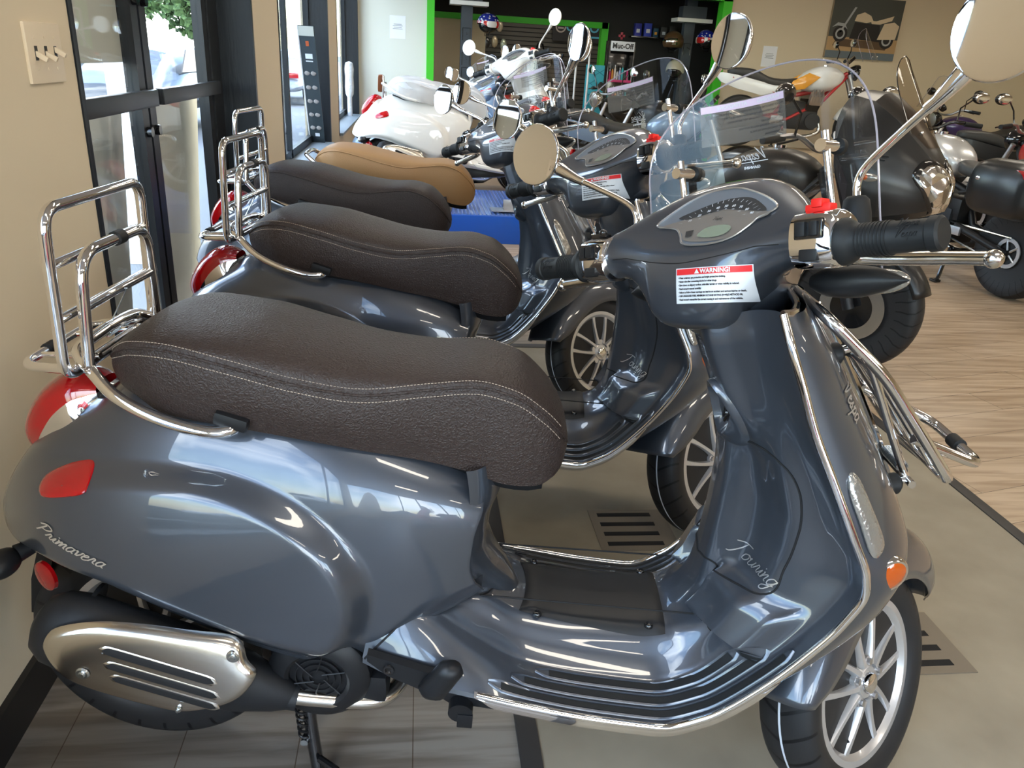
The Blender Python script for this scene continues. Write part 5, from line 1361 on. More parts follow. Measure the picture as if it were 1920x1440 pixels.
        for tx, w, z0, z1 in [(1.27,.22,1.06,1.25),(1.31,.285,.92,1.275),(1.40,.295,.74,1.27),(1.50,.265,.71,1.20),(1.58,.22,.74,1.12),(1.66,.15,.77,1.03),(1.71,.07,.80,.95),(1.72,.02,.83,.92)]:
            h_ = z1-z0; R_ = [(0,z0),(w*.62,z0),(w*.90,z0+.10*h_),(w,z0+.30*h_),(w*.99,z0+.48*h_),(w*.84,z0+.74*h_),(w*.60,z0+.93*h_),(w*.30,z0+.985*h_),(0,z1)]
            R_ = [(R_[i2][0]+(R_[i2+1][0]-R_[i2][0])*k2/3, R_[i2][1]+(R_[i2+1][1]-R_[i2][1])*k2/3) for i2 in range(8) for k2 in range(3)]+[R_[-1]]
            rings.append([np.array((tx,-a,b)) for a, b in R_]+[np.array((tx,a,b)) for a, b in R_[-2:0:-1]])
        fa.loft(rings); fB = fa.bvh(); fo = fa.build('fairing', fairing, root, smooth=24)
        # headlight on the nose
        for sg in (-1, 1):
            oo_ = [(q[0], q[1]) for q in crm([np.array((a,b,0.)) for a,b in [(-.012,.955),(-.085,.990),(-.130,.975),(-.150,.930),(-.115,.865),(-.065,.805),(-.025,.800),(-.010,.85)]], 3, closed=True)]
            for nm, k_, off, mm in (('headlight_housing', 1.28, .008, M_GLOSSBLK), ('headlight', 1.08, .018, M_FACET)):
                c = np.mean(np.array(oo_), 0); V = []; q_ = MB()
                for f_, o_ in ((1.,-.01),(1.,off*.6),(.93,off),(.5,off+.006),(.02,off+.008)):
                    for q in oo_:
                        a = c+(np.array(q)-c)*f_*k_; h = fB.ray_cast(Vector((2.2, a[0], a[1])), Vector((-1,0,0)))
                        V.append((h[0].x+o_, a[0]*(-sg), a[1]) if h[0] else (1.6, a[0]*(-sg), a[1]))
                q_.grid(V, 5, len(oo_), cv=True); q_.build(nm, mm, fo, smooth=60)
            rf = MB(); rf.lathe([(0,-.01),(.026,.0),(.034,.014),(.030,.016)], (1.66,sg*.078,.95), (1,0,0), 20); rf.build('reflector_bowl', M_GLOSSBLK, fo)
            ti = MB(); ti.ell((1.46,sg*.262,.93), (.055,.018,.022)); ti.build('indicator', M_CLEARLENS, fo)
            ta = MB(); ta.ell((1.455,sg*.268,.93), (.028,.016,.015)); ta.build('indicator_bulb', M_AMBER, fo)
            vn = MB()
            for k in range(4): vn.box((1.50-.012*k,sg*.243,1.02-.016*k),(.06,.006,.006),.002)
            vn.build('side_vents', M_DARKGAP, fo)
    if screen:
        V = []; sc = MB()
        for i in range(25):
            u = -1+2*i/24
            for j in range(25):
                v = j/24; hw = (.13 if fairing else .20)*(1-.15*v)*(math.sqrt(max(0,1-((v-.5)/.5)**2.6)) if v > .5 else 1); yy = u*hw
                V.append(((1.64 if fairing else 1.52)-.22*v-3.*yy*yy, yy, 1.06+.36*v))
        sc.grid(V, 25, 25); sco = sc.build('wind_screen', M_SMOKE if fairing else M_WINDSH, root, smooth=60)
        ed = MB(); ed.tube([V[k] for k in range(25)]+[V[24*25+k] for k in range(24,-1,-1)], .0022, 6); ed.build('screen_edge', M_GLOSSBLK if fairing else M_WEDGE, sco)
        st = MB(); 
        for sg in (-1,1): st.ell((1.59 if fairing else 1.47,sg*.09,1.12),(.008,.008,.008))
        st.build('screen_screws', M_CHROME, sco)
    if cases:
        for sg in (-1,1):
            c = MB(); rings = []
            for f_, (w, h_) in zip((0,.03,.12,.2,.24), ((.40,.27),(.50,.34),(.52,.36),(.48,.33),(.40,.26))):
                rings.append([np.array((-.06+w/2*np.sign(math.cos(a))*abs(math.cos(a))**.5, sg*(.17+f_), .73+h_/2*np.sign(math.sin(a))*abs(math.sin(a))**.5)) for a in np.linspace(0,2*PI,36,endpoint=False)])
            c.loft(rings); co = c.build('side_case', M_SATBLK, root, smooth=50)
            l = MB(); l.box((-.06,sg*.30,.735),(.515,.18,.004),.001); l.build('case_seam', M_DARKGAP, co)
            l = MB(); l.ell((.08,sg*.408,.78),(.022,.006,.014)); l.build('case_badge', M_CHROME, co)
            l = MB(); l.box((-.22,sg*.392,.84),(.12,.02,.05),.008); l.build('case_reflector', M_RED, co)
    if cstand:
        c = MB()
        for sg in (-1,1): c.tube(crm([(.46,sg*.10,.24),(.44,sg*.14,.18),(.40,sg*.20,.035),(.40,sg*.215,.012)], 4), .014, 8); c.box((.40,sg*.22,.012),(.06,.05,.02),.006)
        c.tube([(.45,-.12,.22),(.45,.12,.22)], .014, 8); c.build('centre_stand', M_GLOSSBLK, root)
    else:
        c = MB(); c.tube([(.55,.10,.30),(.50,.27,.012)], .012, 8); c.box((.50,.275,.009),(.06,.04,.016),.004); c.build('side_stand', M_GLOSSBLK, root)
    sp = MB(); sp.lathe([(.075,.0),(.10,.0),(.10,.008),(.075,.008)], (0,.075,R), (0,1,0), 40, closed=True)
    for k in range(5): a = 2*PI*k/5; sp.tube([(.02*math.cos(a),.079,R+.02*math.sin(a)),(.085*math.cos(a),.079,R+.085*math.sin(a))], .008, 6)
    sp.build('sprocket', M_ALU, root)
    ch = MB(); ch.tube([(0,.079,R+.098),(.55,.079,R+.10)], .008, 6); ch.tube([(0,.079,R-.098),(.55,.079,R-.0)], .008, 6); ch.build('drive_chain', M_ZINC, root)
    for sg in (-1,1):
        p = MB(); p.box((.50,sg*.20,.34),(.03,.12,.02),.005); p.box((.44,sg*.15,.37),(.14,.02,.06),.008); p.build('foot_peg', M_ALU, root)
    return root
# ------------------------------------------------------------------ placing the scooters
def put(root, x, y, yaw, z=0., pitch=1.3):
    root.location = (x, y, z+1.34*math.sin(rad(pitch))); root.rotation_euler = (0, rad(pitch), rad(yaw))
FAR = ('seat_stitching', 'panel_gap', 'mat_screw', 'embossed_script', 'wheel_bolt', 'valve_stem', 'shield_bolt', 'dial_script')
s0 = make_scooter('scooter', (0,0), 0)
rr0 = add_rear_rack(s0); fr0 = add_front_rack(s0)
s0_ws = add_screen(s0)
# the other grey scooters share the same meshes
s1_ = copy_tree(s0); s2_ = copy_tree(s0, skip=FAR)
s3_ = copy_tree(s0, skip=FAR+('rear_rack_base','front_rack_frame'), swap={M_LEATHER: M_TAN})
put(s0, -.4806, 1.2657, -7.464); put(s1_, -.4476, 2.1734, -8.387); put(s2_, -.6111, 3.0884, -8.177); put(s3_, -.476, 3.782, -3.1)
tag(s0, 'nearest slate grey scooter with brown seat, chrome racks and windscreen', 'scooter')
tag(s1_, 'second slate grey scooter from the camera, brown seat, parked behind the nearest', 'scooter')
tag(s2_, 'third slate grey scooter in the row, brown seat partly hidden, beside the black column', 'scooter')
tag(s3_, 'slate grey scooter with tan seat, fourth in the row, before the blue platform', 'scooter')
SKW = FAR+('rear_rack_base','front_rack_frame','wind_screen','warning_sticker','script_badge')
s4_ = copy_tree(s0, skip=SKW, swap={M_LEATHER: M_WHITEST, M_PAINT: M_WHITEP, M_CHROME: M_WHITEP}); put(s4_, -.239, 6.078, 7.4, .228)
s4_.name = 'white_scooter'
tag(s4_, 'white scooter with plastic-wrapped seat on the blue display platform', 'scooter')
s5_ = copy_tree(s0, skip=FAR+('rear_rack_base','front_rack_frame','wind_screen'), swap={M_PAINT: M_BLUEP, M_LEATHER: M_COGNAC}); put(s5_, -.35, 7.35, 0.)
tag(s5_, 'light blue grey scooter with warning sticker behind the white scooter', 'scooter')
s6_ = copy_tree(s0, skip=FAR+('front_rack_frame','warning_sticker'), swap={M_PAINT: M_WHITEP, M_LEATHER: M_COGNAC}); put(s6_, -.35, 8.4, 2.)
tag(s6_, 'far white scooter with windscreen and cognac seat near the green frame', 'scooter')
s7_ = copy_tree(s0, skip=FAR+('front_rack_frame','warning_sticker','wind_screen','rear_rack_base'), swap={M_PAINT: M_REDP}); put(s7_, -.1, 9.6, -5.)
tag(s7_, 'far red scooter without windscreen just in front of the green opening', 'scooter')
# red and pale scooters behind the photographer, seen as reflections in the paint
s8_ = copy_tree(s0, skip=FAR+('front_rack_frame','warning_sticker','wind_screen','rear_rack_base'), swap={M_PAINT: M_REDP}); put(s8_, 1.9, -1.9, 176.)
tag(s8_, 'red scooter behind the photographer, nearer of two, mirrored in the grey paint', 'scooter')
s9_ = copy_tree(s0, skip=FAR+('front_rack_frame','warning_sticker','wind_screen','rear_rack_base'), swap={M_PAINT: M_REDP, M_LEATHER: M_TAN}); put(s9_, 3.9, -2.0, 182.)
tag(s9_, 'red scooter with tan seat behind the photographer, further of two', 'scooter')
s10_ = copy_tree(s0, skip=FAR+('front_rack_frame','warning_sticker','wind_screen','rear_rack_base'), swap={M_PAINT: M_MINTP}); put(s10_, 2.3, -3.1, 178.)
tag(s10_, 'pale mint scooter behind the photographer, behind the nearer red one', 'scooter')
bk_ = MB(); bk_.box((-.06,0,.98),(.06,.24,.16),.03); bk_.build('backrest_pad', M_COGNAC, s6_)
# plastic wrap on the white scooter's seat
wp = MB(); V = []
for i in range(40):
    x = -.03+.74*i/39
    for j in range(24):
        a = PI*j/23; w = float(st_w(min(max(x, -.012), .727)))+.012; zt = float(st_t(min(max(x,-.012),.727)))+.012; zb = float(st_b(min(max(x,-.012),.727)))-.01
        k = 1+.05*math.sin(13*a+9*x)+.03*math.sin(31*x+5*a)
        V.append((x, -w*k*math.cos(a), zb+(zt-zb)*k*math.sin(a)**.45))
wp.grid(V, 40, 24)
M_WRAP = thin_glass('clear plastic wrap', (.9,.9,.9), 1.6, .12, .45, (.8,.8,.8))
wo = wp.build('seat_wrap', M_WRAP, s4_, smooth=60)
# blue display platform
pf = empty('display_platform', (.15, 6.45, 0)); tag(pf, 'bright blue platform with ribbed top under the white scooter', 'display platform')
MB().box((0,0,.105),(1.9,1.2,.21),.008).build('platform_base', M_BLUE, pf)
rb_ = MB(); rb_.box((0,0,.212),(1.88,1.18,.006))
for k in range(62): rb_.box((-.93+.030*k,0,.217),(.012,1.17,.006),.002)
rb_.build('ribbed_top', M_BLUEM, pf)
rm_ = MB(); rm_.box((.55,-.45,.235),(.30,.16,.006),.002); rm_.box((.55,-.45,.27),(.10,.006,.07),.02); rm_.box((.55,-.40,.27),(.10,.006,.07),.02); rm_.build('wheel_chock', M_ALU, pf)

# ------------------------------------------------------------------ motorcycles
def mc(lbl, grp=None, **k):
    r = motorcycle('motorcycle', **k); tag(r, lbl, 'motorcycle', grp); return r
mc('large black touring motorcycle with clear smoked screen and twin-lens headlight', x=1.17, y=4.52, yaw=-50, fairing=M_SATBLK, screen=True, head_red=M_REDPL, steer_=0)
mc('black and silver motorcycle with hard side cases on a centre stand', x=3.98, y=4.72, yaw=97, tank=M_TANKS, cases=True, cstand=True)
mc('white and yellow adventure motorcycle with red tail frame on a low plinth', x=3.95, y=9.85, yaw=-14, z=.46, tank=M_WHITEB, body=M_WHITEB, frame=M_REDPL, spokes=True, screen=True)
mc('dark cruiser motorcycle with round mirrors parked at the dark opening', x=3.2, y=10.0, yaw=205, mirrors='round')
mc('black naked motorcycle between the dark cruiser and the white adventure motorcycle', x=3.4, y=8.2, yaw=165)
mc('dark violet motorcycle with clear screen on the far right by the beige wall', x=7.4, y=9.3, yaw=185, tank=M_PURPLE, body=M_PURPLE, screen=True)
mc('red tanked motorcycle standing right behind the one with side cases', x=5.0, y=4.9, yaw=95, tank=M_REDP)
mc('red tanked motorcycle with clear screen at the far right', x=6.2, y=5.4, yaw=100, tank=M_REDP, screen=True)
mc('black motorcycle with small screen right of the adventure motorcycle', x=5.6, y=7.6, yaw=-10, screen=True)
mc('grey motorcycle in the middle distance behind the second scooter', x=1.5, y=7.6, yaw=-18, tank=M_BLUEP, body=M_BLUEP)
# plinth
pl_ = MB().box((4.65,9.70,.228),(1.9,.7,.456),.01); o = pl_.build('display_plinth', mat('beige plinth', srgb(200,180,150), 0., .7)); tag(o, 'beige plinth under the white and yellow adventure motorcycle', 'plinth')
# yellow body panel on the adventure bike is added as its own part
adv = [o for o in bpy.data.objects if o.get('label', '').startswith('white and yellow')][0]
yp = MB(); 
for sg in (-1,1): yp.prism([(.50,.68),(.70,.72),(.86,.86),(.72,.90),(.55,.80)], (0,sg*.165-.005,0), (1,0,0), (0,0,1), .010, .003)
yp.build('side_panel', M_YELLOW, adv)

# ------------------------------------------------------------------ alcove fittings
def sheet(name, x, z, w, h, y, m, lbl, cat, grp=None):
    r = empty(name, (x, y, z)); tag(r, lbl, cat, grp); MB().box((0,0,0),(w,.003,h)).build('sheet', m, r)
    t = MB()
    for k in range(4): t.box((0,-.003,.035-.018*k),(w*(.62 if k % 2 else .5),.002,.006))
    t.build('printed_lines', M_GREYPR, r); return r
M_PAPER = mat('white paper', (.80,.82,.86), 0., .7)
sheet('paper_notice', -.29, 1.60, .20, .27, YF-.0015, M_PAPER, 'white paper notice taped to the pale wall left of the green frame', 'notice')
sheet('paper_notice', 4.71, 1.54, .20, .26, YF-.0015, M_PAPER, 'white paper notice on the beige wall right of the green post', 'notice')
def column(x, y, lbl):
    r = empty('display_column', (x, y, 0)); tag(r, lbl, 'display column')
    MB().box((0,0,1.45),(.15,.12,2.9),.004).build('post', M_COLUMN, r)
    MB().box((.02,-.05,1.94),(.50,.30,.05),.004).build('shelf', M_WHITEMETAL, r)
    MB().box((.02,-.05,2.04),(.34,.2,.15),.004).build('shelf_box', M_COLUMN, r)
    for z in (1.60, 1.30, 1.12):
        h = MB(); h.tube([(.0,-.055,z),(.0,-.22,z-.03)], .004, 6); h.tube([(-.05,-.065,z-.1),(-.05,-.065,z+.05),(.05,-.065,z+.05),(.05,-.065,z-.1)], .004, 6); h.build('hook', M_GLOSSBLK, r)
    return r
column(.60, 11.25, 'slate grey display column with white shelf in front of the left opening')
column(3.72, 11.6, 'slate grey display column with white shelf between the two helmets')
# helmets
def helmet(x, y, z, kind, lbl, rot=0.):
    r = empty('helmet', (x, y, z), (0,0,rot)); tag(r, lbl, 'helmet')
    V = []; sh = MB(); n, m_ = 36, 20
    for i in range(n):
        for j in range(m_+1):
            a = 2*PI*i/n; b = PI/2-(PI*.68)*j/m_
            front = math.cos(a)
            lo = -.55 if kind == 'full' else (-.30+.35*sst(.2,.9,front))
            zz = math.sin(b); 
            if zz < lo: zz = lo
            rr = math.sqrt(max(0, 1-min(1, zz*zz)))
            V.append((.155*rr*math.cos(a)*(1.05 if zz < 0 and front > 0 and kind == 'full' else 1), .125*rr*math.sin(a), .135*zz))
    sh.grid(V, n, m_+1, cu=True)
    mm = {'full': mat('antique leather brown helmet', (.10,.055,.025), .2, .35, coat=.6), 'flag': None, 'cream': mat('cream helmet', (.55,.52,.40), 0., .25, coat=.8)}[kind]
    if kind == 'flag':
        mm = mat('flag pattern helmet', (.7,.7,.7), 0., .2, coat=.8)
        if not mm.get('done'):
            mm['done'] = 1; tc = N(mm, 'ShaderNodeTexCoord'); sx = N(mm, 'ShaderNodeSeparateXYZ'); link(mm, tc.outputs['Object'], sx.inputs[0])
            wv = N(mm, 'ShaderNodeMath', operation='MULTIPLY'); wv.inputs[1].default_value = 22.; link(mm, sx.outputs['Y'], wv.inputs[0])
            fr_ = N(mm, 'ShaderNodeMath', operation='FRACT'); link(mm, wv.outputs[0], fr_.inputs[0]); gt = N(mm, 'ShaderNodeMath', operation='GREATER_THAN'); gt.inputs[1].default_value = .5; link(mm, fr_.outputs[0], gt.inputs[0])
            c1 = N(mm, 'ShaderNodeMix', data_type='RGBA'); c1.inputs[6].default_value = (.55,.02,.02,1); c1.inputs[7].default_value = (.8,.8,.8,1); link(mm, gt.outputs[0], c1.inputs['Factor'])
            vo = N(mm, 'ShaderNodeTexVoronoi', Scale=28.); link(mm, tc.outputs['Object'], vo.inputs['Vector']); l2 = N(mm, 'ShaderNodeMath', operation='LESS_THAN'); l2.inputs[1].default_value = .32; link(mm, vo.outputs['Distance'], l2.inputs[0])
            c2 = N(mm, 'ShaderNodeMix', data_type='RGBA'); c2.inputs[6].default_value = (.01,.02,.25,1); c2.inputs[7].default_value = (.8,.8,.8,1); link(mm, l2.outputs[0], c2.inputs['Factor'])
            g2 = N(mm, 'ShaderNodeMath', operation='GREATER_THAN'); g2.inputs[1].default_value = .035; link(mm, sx.outputs['Z'], g2.inputs[0])
            c3 = N(mm, 'ShaderNodeMix', data_type='RGBA'); link(mm, g2.outputs[0], c3.inputs['Factor']); link(mm, c1.outputs[2], c3.inputs[6]); link(mm, c2.outputs[2], c3.inputs[7]); link(mm, c3.outputs[2], BS(mm).inputs['Base Color'])
    s_ = sh.build('shell', mm, r, smooth=60, solid=.006)
    li = MB(); li.ell((0,0,-.01),(.13,.10,.10)); li.build('lining', M_GLOSSBLK, r)
    if kind == 'full':
        v = MB(); V = []
        for i in range(17):
            a = rad(-70+140*i/16)
            for b in (-.04,.0,.045): V.append((.162*math.cos(a)*(1-.1*abs(b)/.05), .131*math.sin(a), b))
        v.grid(V, 17, 3); v.build('visor', M_MIRROR, r, smooth=60, solid=.002)
    st_ = MB(); st_.tube([(0,.08,-.06),(.02,.05,-.14),(.02,-.05,-.14),(0,-.08,-.06)], .005, 6); st_.build('chin_strap', M_GLOSSBLK, r)
    return r
helmet(3.47, 11.40, 1.655, 'full', 'brown and black full-face helmet left of the slate column', rad(-150))
helmet(3.94, 11.42, 1.70, 'flag', 'open-face helmet with stars and stripes right of the slate column', rad(-60))
helmet(.88, 11.15, 1.71, 'flag', 'open-face helmet with stars and stripes on the left display column', rad(200))
helmet(3.50, 11.25, 1.30, 'cream', 'cream helmet low on the right slate column', rad(-120))
# spare helmets and lamps hung on the slatwall
k_ = 0
for x_, z_, c_ in ((1.0,1.80,(.35,.36,.22)),(1.42,1.84,(.45,.38,.28)),(1.0,1.52,(.40,.42,.28)),(1.34,1.58,(.42,.34,.22)),(1.50,1.54,(.35,.40,.30)),(1.2,1.56,(.03,.03,.03))):
    r = empty('hanging_lamp', (x_, 15.35, z_)); tag(r, ['small olive lamp shell, upper left on the slatwall','small tan lamp shell, upper right on the slatwall','pale green lamp shell, lower left on the slatwall','small gold lamp shell near the centre of the slatwall','green lamp shell at the lower right of the slatwall display','small black lamp shell low in the middle of the slatwall'][k_], 'lamp'); k_ += 1
    m_ = mat('lamp shell %d' % k_, c_, .3, .3, coat=.5); MB().ell((0,0,0),(.06,.05,.10)).build('shell', m_, r); MB().tube([(0,.0,.0),(0,.24,.03)], .006, 6).build('hook', M_GLOSSBLK, r)
# black brackets on the slatwall
for (x_, z_, pts, lb) in ((2.2,1.45,[(-.12,-.15),(-.03,.15),(.05,.15),(.14,-.15)],'black A-shaped bracket hanging on the slatwall'),(2.55,1.35,[(-.12,.12),(-.10,-.08),(.05,-.10),(.10,.10)],'black angled bracket hanging right of the A-shaped one')):
    b = MB(); b.tube([(x_+a,15.56,z_+c) for a, c in pts], .018, 6); b.tube([(x_-.08,15.56,z_),(x_+.08,15.56,z_+.02)], .014, 6); tag(b.build('wall_bracket', M_GLOSSBLK), lb, 'bracket')
# banner with letters
bn_ = empty('wall_banner', (3.0, 15.55, 1.88)); tag(bn_, 'black banner with round emblem and blue letters on the back slatwall', 'banner')
MB().box((0,0,0),(1.15,.01,.42)).build('banner_cloth', mat('black banner', (.02,.02,.022), 0., .6), bn_)
M_TEAL = mat('steel blue print', (.10,.42,.60), 0., .5)
MB().box((.08,-.008,.19),(.98,.004,.03)).box((.20,-.008,-.12),(.72,.004,.03)).build('banner_stripe', M_TEAL, bn_)
t = text_mb('CFMOTO', .215, .004, depth=.002); t.xf(lambda p: np.array([p[0]*1.05+.14, -.010, p[1]+.03])); t.build('banner_lettering', M_TEAL, bn_, smooth=None)
e = MB(); e.lathe([(.075,-.002),(.10,-.002),(.10,.002),(.075,.002)], (-.43,-.010,.03), (0,1,0), 36, closed=True); e.box((-.42,-.010,.055),(.10,.004,.025)); e.box((-.43,-.010,.01),(.11,.004,.025)); e.build('banner_emblem', mat('pale copper print', (.45,.40,.38), .3, .4), bn_)
# product rack with bottles
mr = empty('product_rack', (2.58, 10.75, 0)); tag(mr, 'black product rack with white name board and pink shelf edges', 'rack')
MB().box((0,.10,.80),(.34,.03,1.6),.004).box((-.16,0,.80),(.02,.22,1.6),.003).box((.16,0,.80),(.02,.22,1.6),.003).box((0,0,.03),(.34,.24,.06),.004).build('rack_body', M_GLOSSBLK, mr)
MB().box((0,-.115,1.54),(.31,.012,.115),.003).build('name_board', M_WHITEST, mr)
t = text_mb('Muc-Off', .088, .003, depth=.002); t.xf(lambda p: np.array([p[0]*.92, -.124, p[1]+1.54])); t.build('board_lettering', M_BLACKPR, mr, smooth=None)
M_PINK = mat('magenta plastic', (.55,.02,.16), 0., .4)
e = MB(); e.box((0,-.0,1.665),(.03,.012,.085),.003); e.box((0,0,1.665),(.085,.012,.03),.003); e.build('cross_emblem', mat('dark red emblem', (.25,.01,.03), 0., .4), mr)
for z_ in (1.12, .86, .60): MB().box((0,-.005,z_-.006),(.30,.20,.012),.002).build('shelf', M_GLOSSBLK, mr); MB().box((0,-.108,z_+.004),(.31,.008,.030),.002).build('shelf_edge', M_PINK, mr)
bc = [(.55,.02,.16),(.03,.45,.5),(.6,.6,.62),(.75,.30,.05),(.02,.02,.02),(.30,.35,.6),(.7,.65,.6)]
proto = None
for r_, z_ in enumerate((1.126, .866)):
    for k in range(8):
        x_ = 2.58-.118+.0335*k; h_ = .13+.03*((k*7+r_*3) % 3)
        r = empty('bottle', (x_, 10.72, z_)); MB().lathe([(0,0),(.013,0),(.014,.01),(.014,h_*.7),(.007,h_*.85),(.007,h_*.9)], n=14, axis=(0,0,1)).build('bottle_body', mat('bottle colour %d' % ((k*3+r_) % 7), bc[(k*3+r_) % 7], 0., .3), r)
        MB().lathe([(.008,h_*.86),(.008,h_),(0,h_)], n=12, axis=(0,0,1)).build('cap', M_GLOSSBLK if k % 2 else M_WHITEST, r)
        tag(r, ('small bottle on the upper pink-edged shelf of the black product rack' if r_ == 0 else 'small bottle on the lower pink-edged shelf of the black product rack'), 'bottle', 'bottles on the upper rack shelf' if r_ == 0 else 'bottles on the lower rack shelf')
# teal banner stand with white tube frame
ts = empty('banner_stand', (2.22, 10.5, 0)); tag(ts, 'teal tiled-print banner stand left of the product rack', 'banner stand')
MB().box((0,0,.65),(.24,.02,1.30),.003).build('banner_sheet', mat('teal print', (.02,.33,.42), 0., .35), ts)
q = MB()
for k in range(9):
    z_ = .10+.135*k; q.tube([(-.115,-.012,z_),(.0,-.012,z_+.07),(.115,-.012,z_)], .003, 4); q.tube([(-.115,-.012,z_+.07),(.0,-.012,z_),(.115,-.012,z_+.07)], .003, 4)
q.build('printed_pattern', mat('dark teal print', (.01,.16,.22), 0., .4), ts)
fr = MB(); fr.tube(fillet([(1.93,10.3,.012),(1.93,10.3,1.56),(2.09,10.3,1.56),(2.09,10.3,.012)], .04, 5), .012, 10); fr.box((2.01,10.3,.012),(.30,.3,.02),.004)
tag(fr.build('tube_stand', M_WHITEMETAL), 'white tube frame stand beside the teal banner', 'stand')
# boxes on the dark wall shelf
sh_ = MB().box((3.45,12.3,1.715),(.75,.18,.025),.003).build('wall_shelf', M_GLOSSBLK); tag(sh_, 'black wall shelf holding small boxes in the dark alcove', 'shelf')
for k, (x_, w_, h_, c_, nm) in enumerate(((3.18,.10,.17,(.02,.03,.30),'dark box with blue lid, leftmost'),(3.33,.11,.18,(.03,.06,.45),'blue topped box, second from the left'),(3.45,.075,.12,(.02,.08,.14),'small dark blue box, middle one'),(3.57,.095,.14,(.05,.05,.05),'black box with white label, second from the right'),(3.71,.11,.16,(.03,.03,.03),'black box with white label, rightmost'))):
    r = empty('carton', (x_, 12.3, 1.728)); tag(r, nm+' on the black wall shelf', 'box')
    MB().box((0,0,h_/2),(w_,.08,h_),.002).build('carton_body', mat('carton colour %d' % k, c_, 0., .5), r); MB().box((0,-.0415,h_*.42),(w_*.5,.002,h_*.3)).build('carton_label', M_WHITEST if k != 2 else M_YELLOW, r)
# posters
def poster(x, z, w, h, lbl, full=True):
    r = empty('canvas_print', (x, YF-.0245, z)); tag(r, lbl, 'picture'); C = lambda *a: mat(*a)
    MB().box((0,0,0),(w,.045,h),.003).build('canvas', mat('canvas edge tan', (.30,.22,.14), 0., .8), r)
    def lay(nm, poly, d, m): q = MB(); q.prism(poly, (0,-.0235-d,0), (1,0,0), (0,0,1), .001); o_ = q.build(nm, m, r, smooth=None); return o_
    if not full:
        lay('print_ground', [(-w/2,-h/2),(w/2,-h/2),(w/2,h/2),(-w/2,h/2)], 0, mat('print teal grey', (.14,.20,.20), 0., .6)); lay('print_top', [(-w/2,h*.2),(w/2,h*.2),(w/2,h/2),(-w/2,h/2)], .001, mat('print orange', (.45,.20,.06), 0., .6)); return r
    lay('print_backdrop', [(-w/2,-h*.15),(w/2,-h*.15),(w/2,h/2),(-w/2,h/2)], 0, mat('print dark green', (.06,.065,.055), 0., .6))
    lay('print_ground', [(-w/2,-h*.38),(w/2,-h*.38),(w/2,-h*.15),(-w/2,-h*.15)], 0, mat('print tan ground', (.42,.27,.13), 0., .6))
    lay('print_shadow', [(-w*.42,-h*.30),(w*.35,-h*.33),(w*.4,-h*.20),(-w*.38,-h*.18)], .001, mat('print shadow', (.10,.06,.03), 0., .6))
    lay('print_border', [(-w/2,-h/2),(w/2,-h/2),(w/2,-h*.38),(-w/2,-h*.38)], 0, mat('print slate border', (.12,.15,.17), 0., .6))
    ci = lambda cx, cz, r_, n=24: [(cx+r_*math.cos(2*PI*k/n), cz+r_*math.sin(2*PI*k/n)) for k in range(n)]
    mw, mb_, mc_ = mat('print cream', (.62,.50,.34), 0., .6), mat('print black', (.015,.013,.012), 0., .6), mat('print pale grey', (.35,.36,.36), 0., .6)
    for cx in (-.34*w, .34*w): lay('print_wheel', ci(cx, -.10*h if cx < 0 else -.17*h, .135*h), .002, mb_); lay('print_rim', ci(cx, -.10*h if cx < 0 else -.17*h, .09*h), .003, mc_); lay('print_hub', ci(cx, -.10*h if cx < 0 else -.17*h, .06*h), .004, mb_)
    lay('print_engine', [(-.20*w,-.17*h),(.25*w,-.2*h),(.2*w,.08*h),(-.16*w,.10*h)], .003, mb_)
    lay('print_fork', [(-.36*w,-.08*h),(-.33*w,-.08*h),(-.17*w,.34*h),(-.20*w,.34*h)], .004, mc_)
    lay('print_fender', [(-.47*w,.0),(-.40*w,.08*h),(-.30*w,.07*h),(-.25*w,-.02*h),(-.30*w,.02*h),(-.40*w,.03*h)], .005, mc_)
    lay('print_tank', [(-.17*w,.12*h),(-.15*w,.22*h),(-.05*w,.27*h),(.05*w,.22*h),(.10*w,.13*h),(.0,.10*h)], .005, mw)
    lay('print_seat', [(.06*w,.14*h),(.14*w,.14*h),(.24*w,.18*h),(.38*w,.24*h),(.36*w,.16*h),(.2*w,.09*h),(.08*w,.09*h)], .006, mw)
    lay('print_case', [(.20*w,-.16*h),(.46*w,-.14*h),(.48*w,.08*h),(.40*w,.14*h),(.26*w,.10*h)], .006, mw)
    return r
poster(5.97, 1.955, 1.0, .75, 'canvas print of a cream cruiser motorcycle on the beige wall')
poster(8.05, 1.92, 1.0, .75, 'second canvas print, mostly hidden behind the near mirror', False)
# banner leaning in the first window, wrapped roll in the second
lb = empty('leaning_banner', (-.885, 6.75, SZ), (0, 0, 0)); tag(lb, 'tall dark printed banner panel leaning inside the first window', 'banner')
def LB(mb): return mb.xf(lambda p: np.array([p[0]-.10*p[2]*0-.0, p[1], p[2]]))
q = MB(); q.loft([[(-.01,.42,0),(.09,.30,0),(.09,.303,0),(-.01,.43,0)],[(-.07,-.18,1.0),(.045,-.28,1.0),(.048,-.275,1.0),(-.065,-.17,1.0)]])
lb.location = (-.90, 6.95, SZ)
q = MB(); P = lambda f, g: np.array([-.06+.13*g, .38-.03*g-.50*f, .0+.93*f])
q.loft([[P(0,0),P(0,1),P(0,1)+np.array([.0,.02,0]),P(0,0)+np.array([.0,.02,0])],[P(1,0),P(1,1),P(1,1)+np.array([.0,.02,0]),P(1,0)+np.array([.0,.02,0])]]); bo = q.build('banner_panel', mat('dark banner print', (.03,.04,.045), 0., .4), lb)
def bb(nm, f0, f1, g0, g1, m):
    q = MB(); d = np.array([0,-.003,-.001]); q.add([P(f0,g0)+d,P(f0,g1)+d,P(f1,g1)+d,P(f1,g0)+d], [(0,1,2,3)]); return q.build(nm, m, bo, smooth=None)
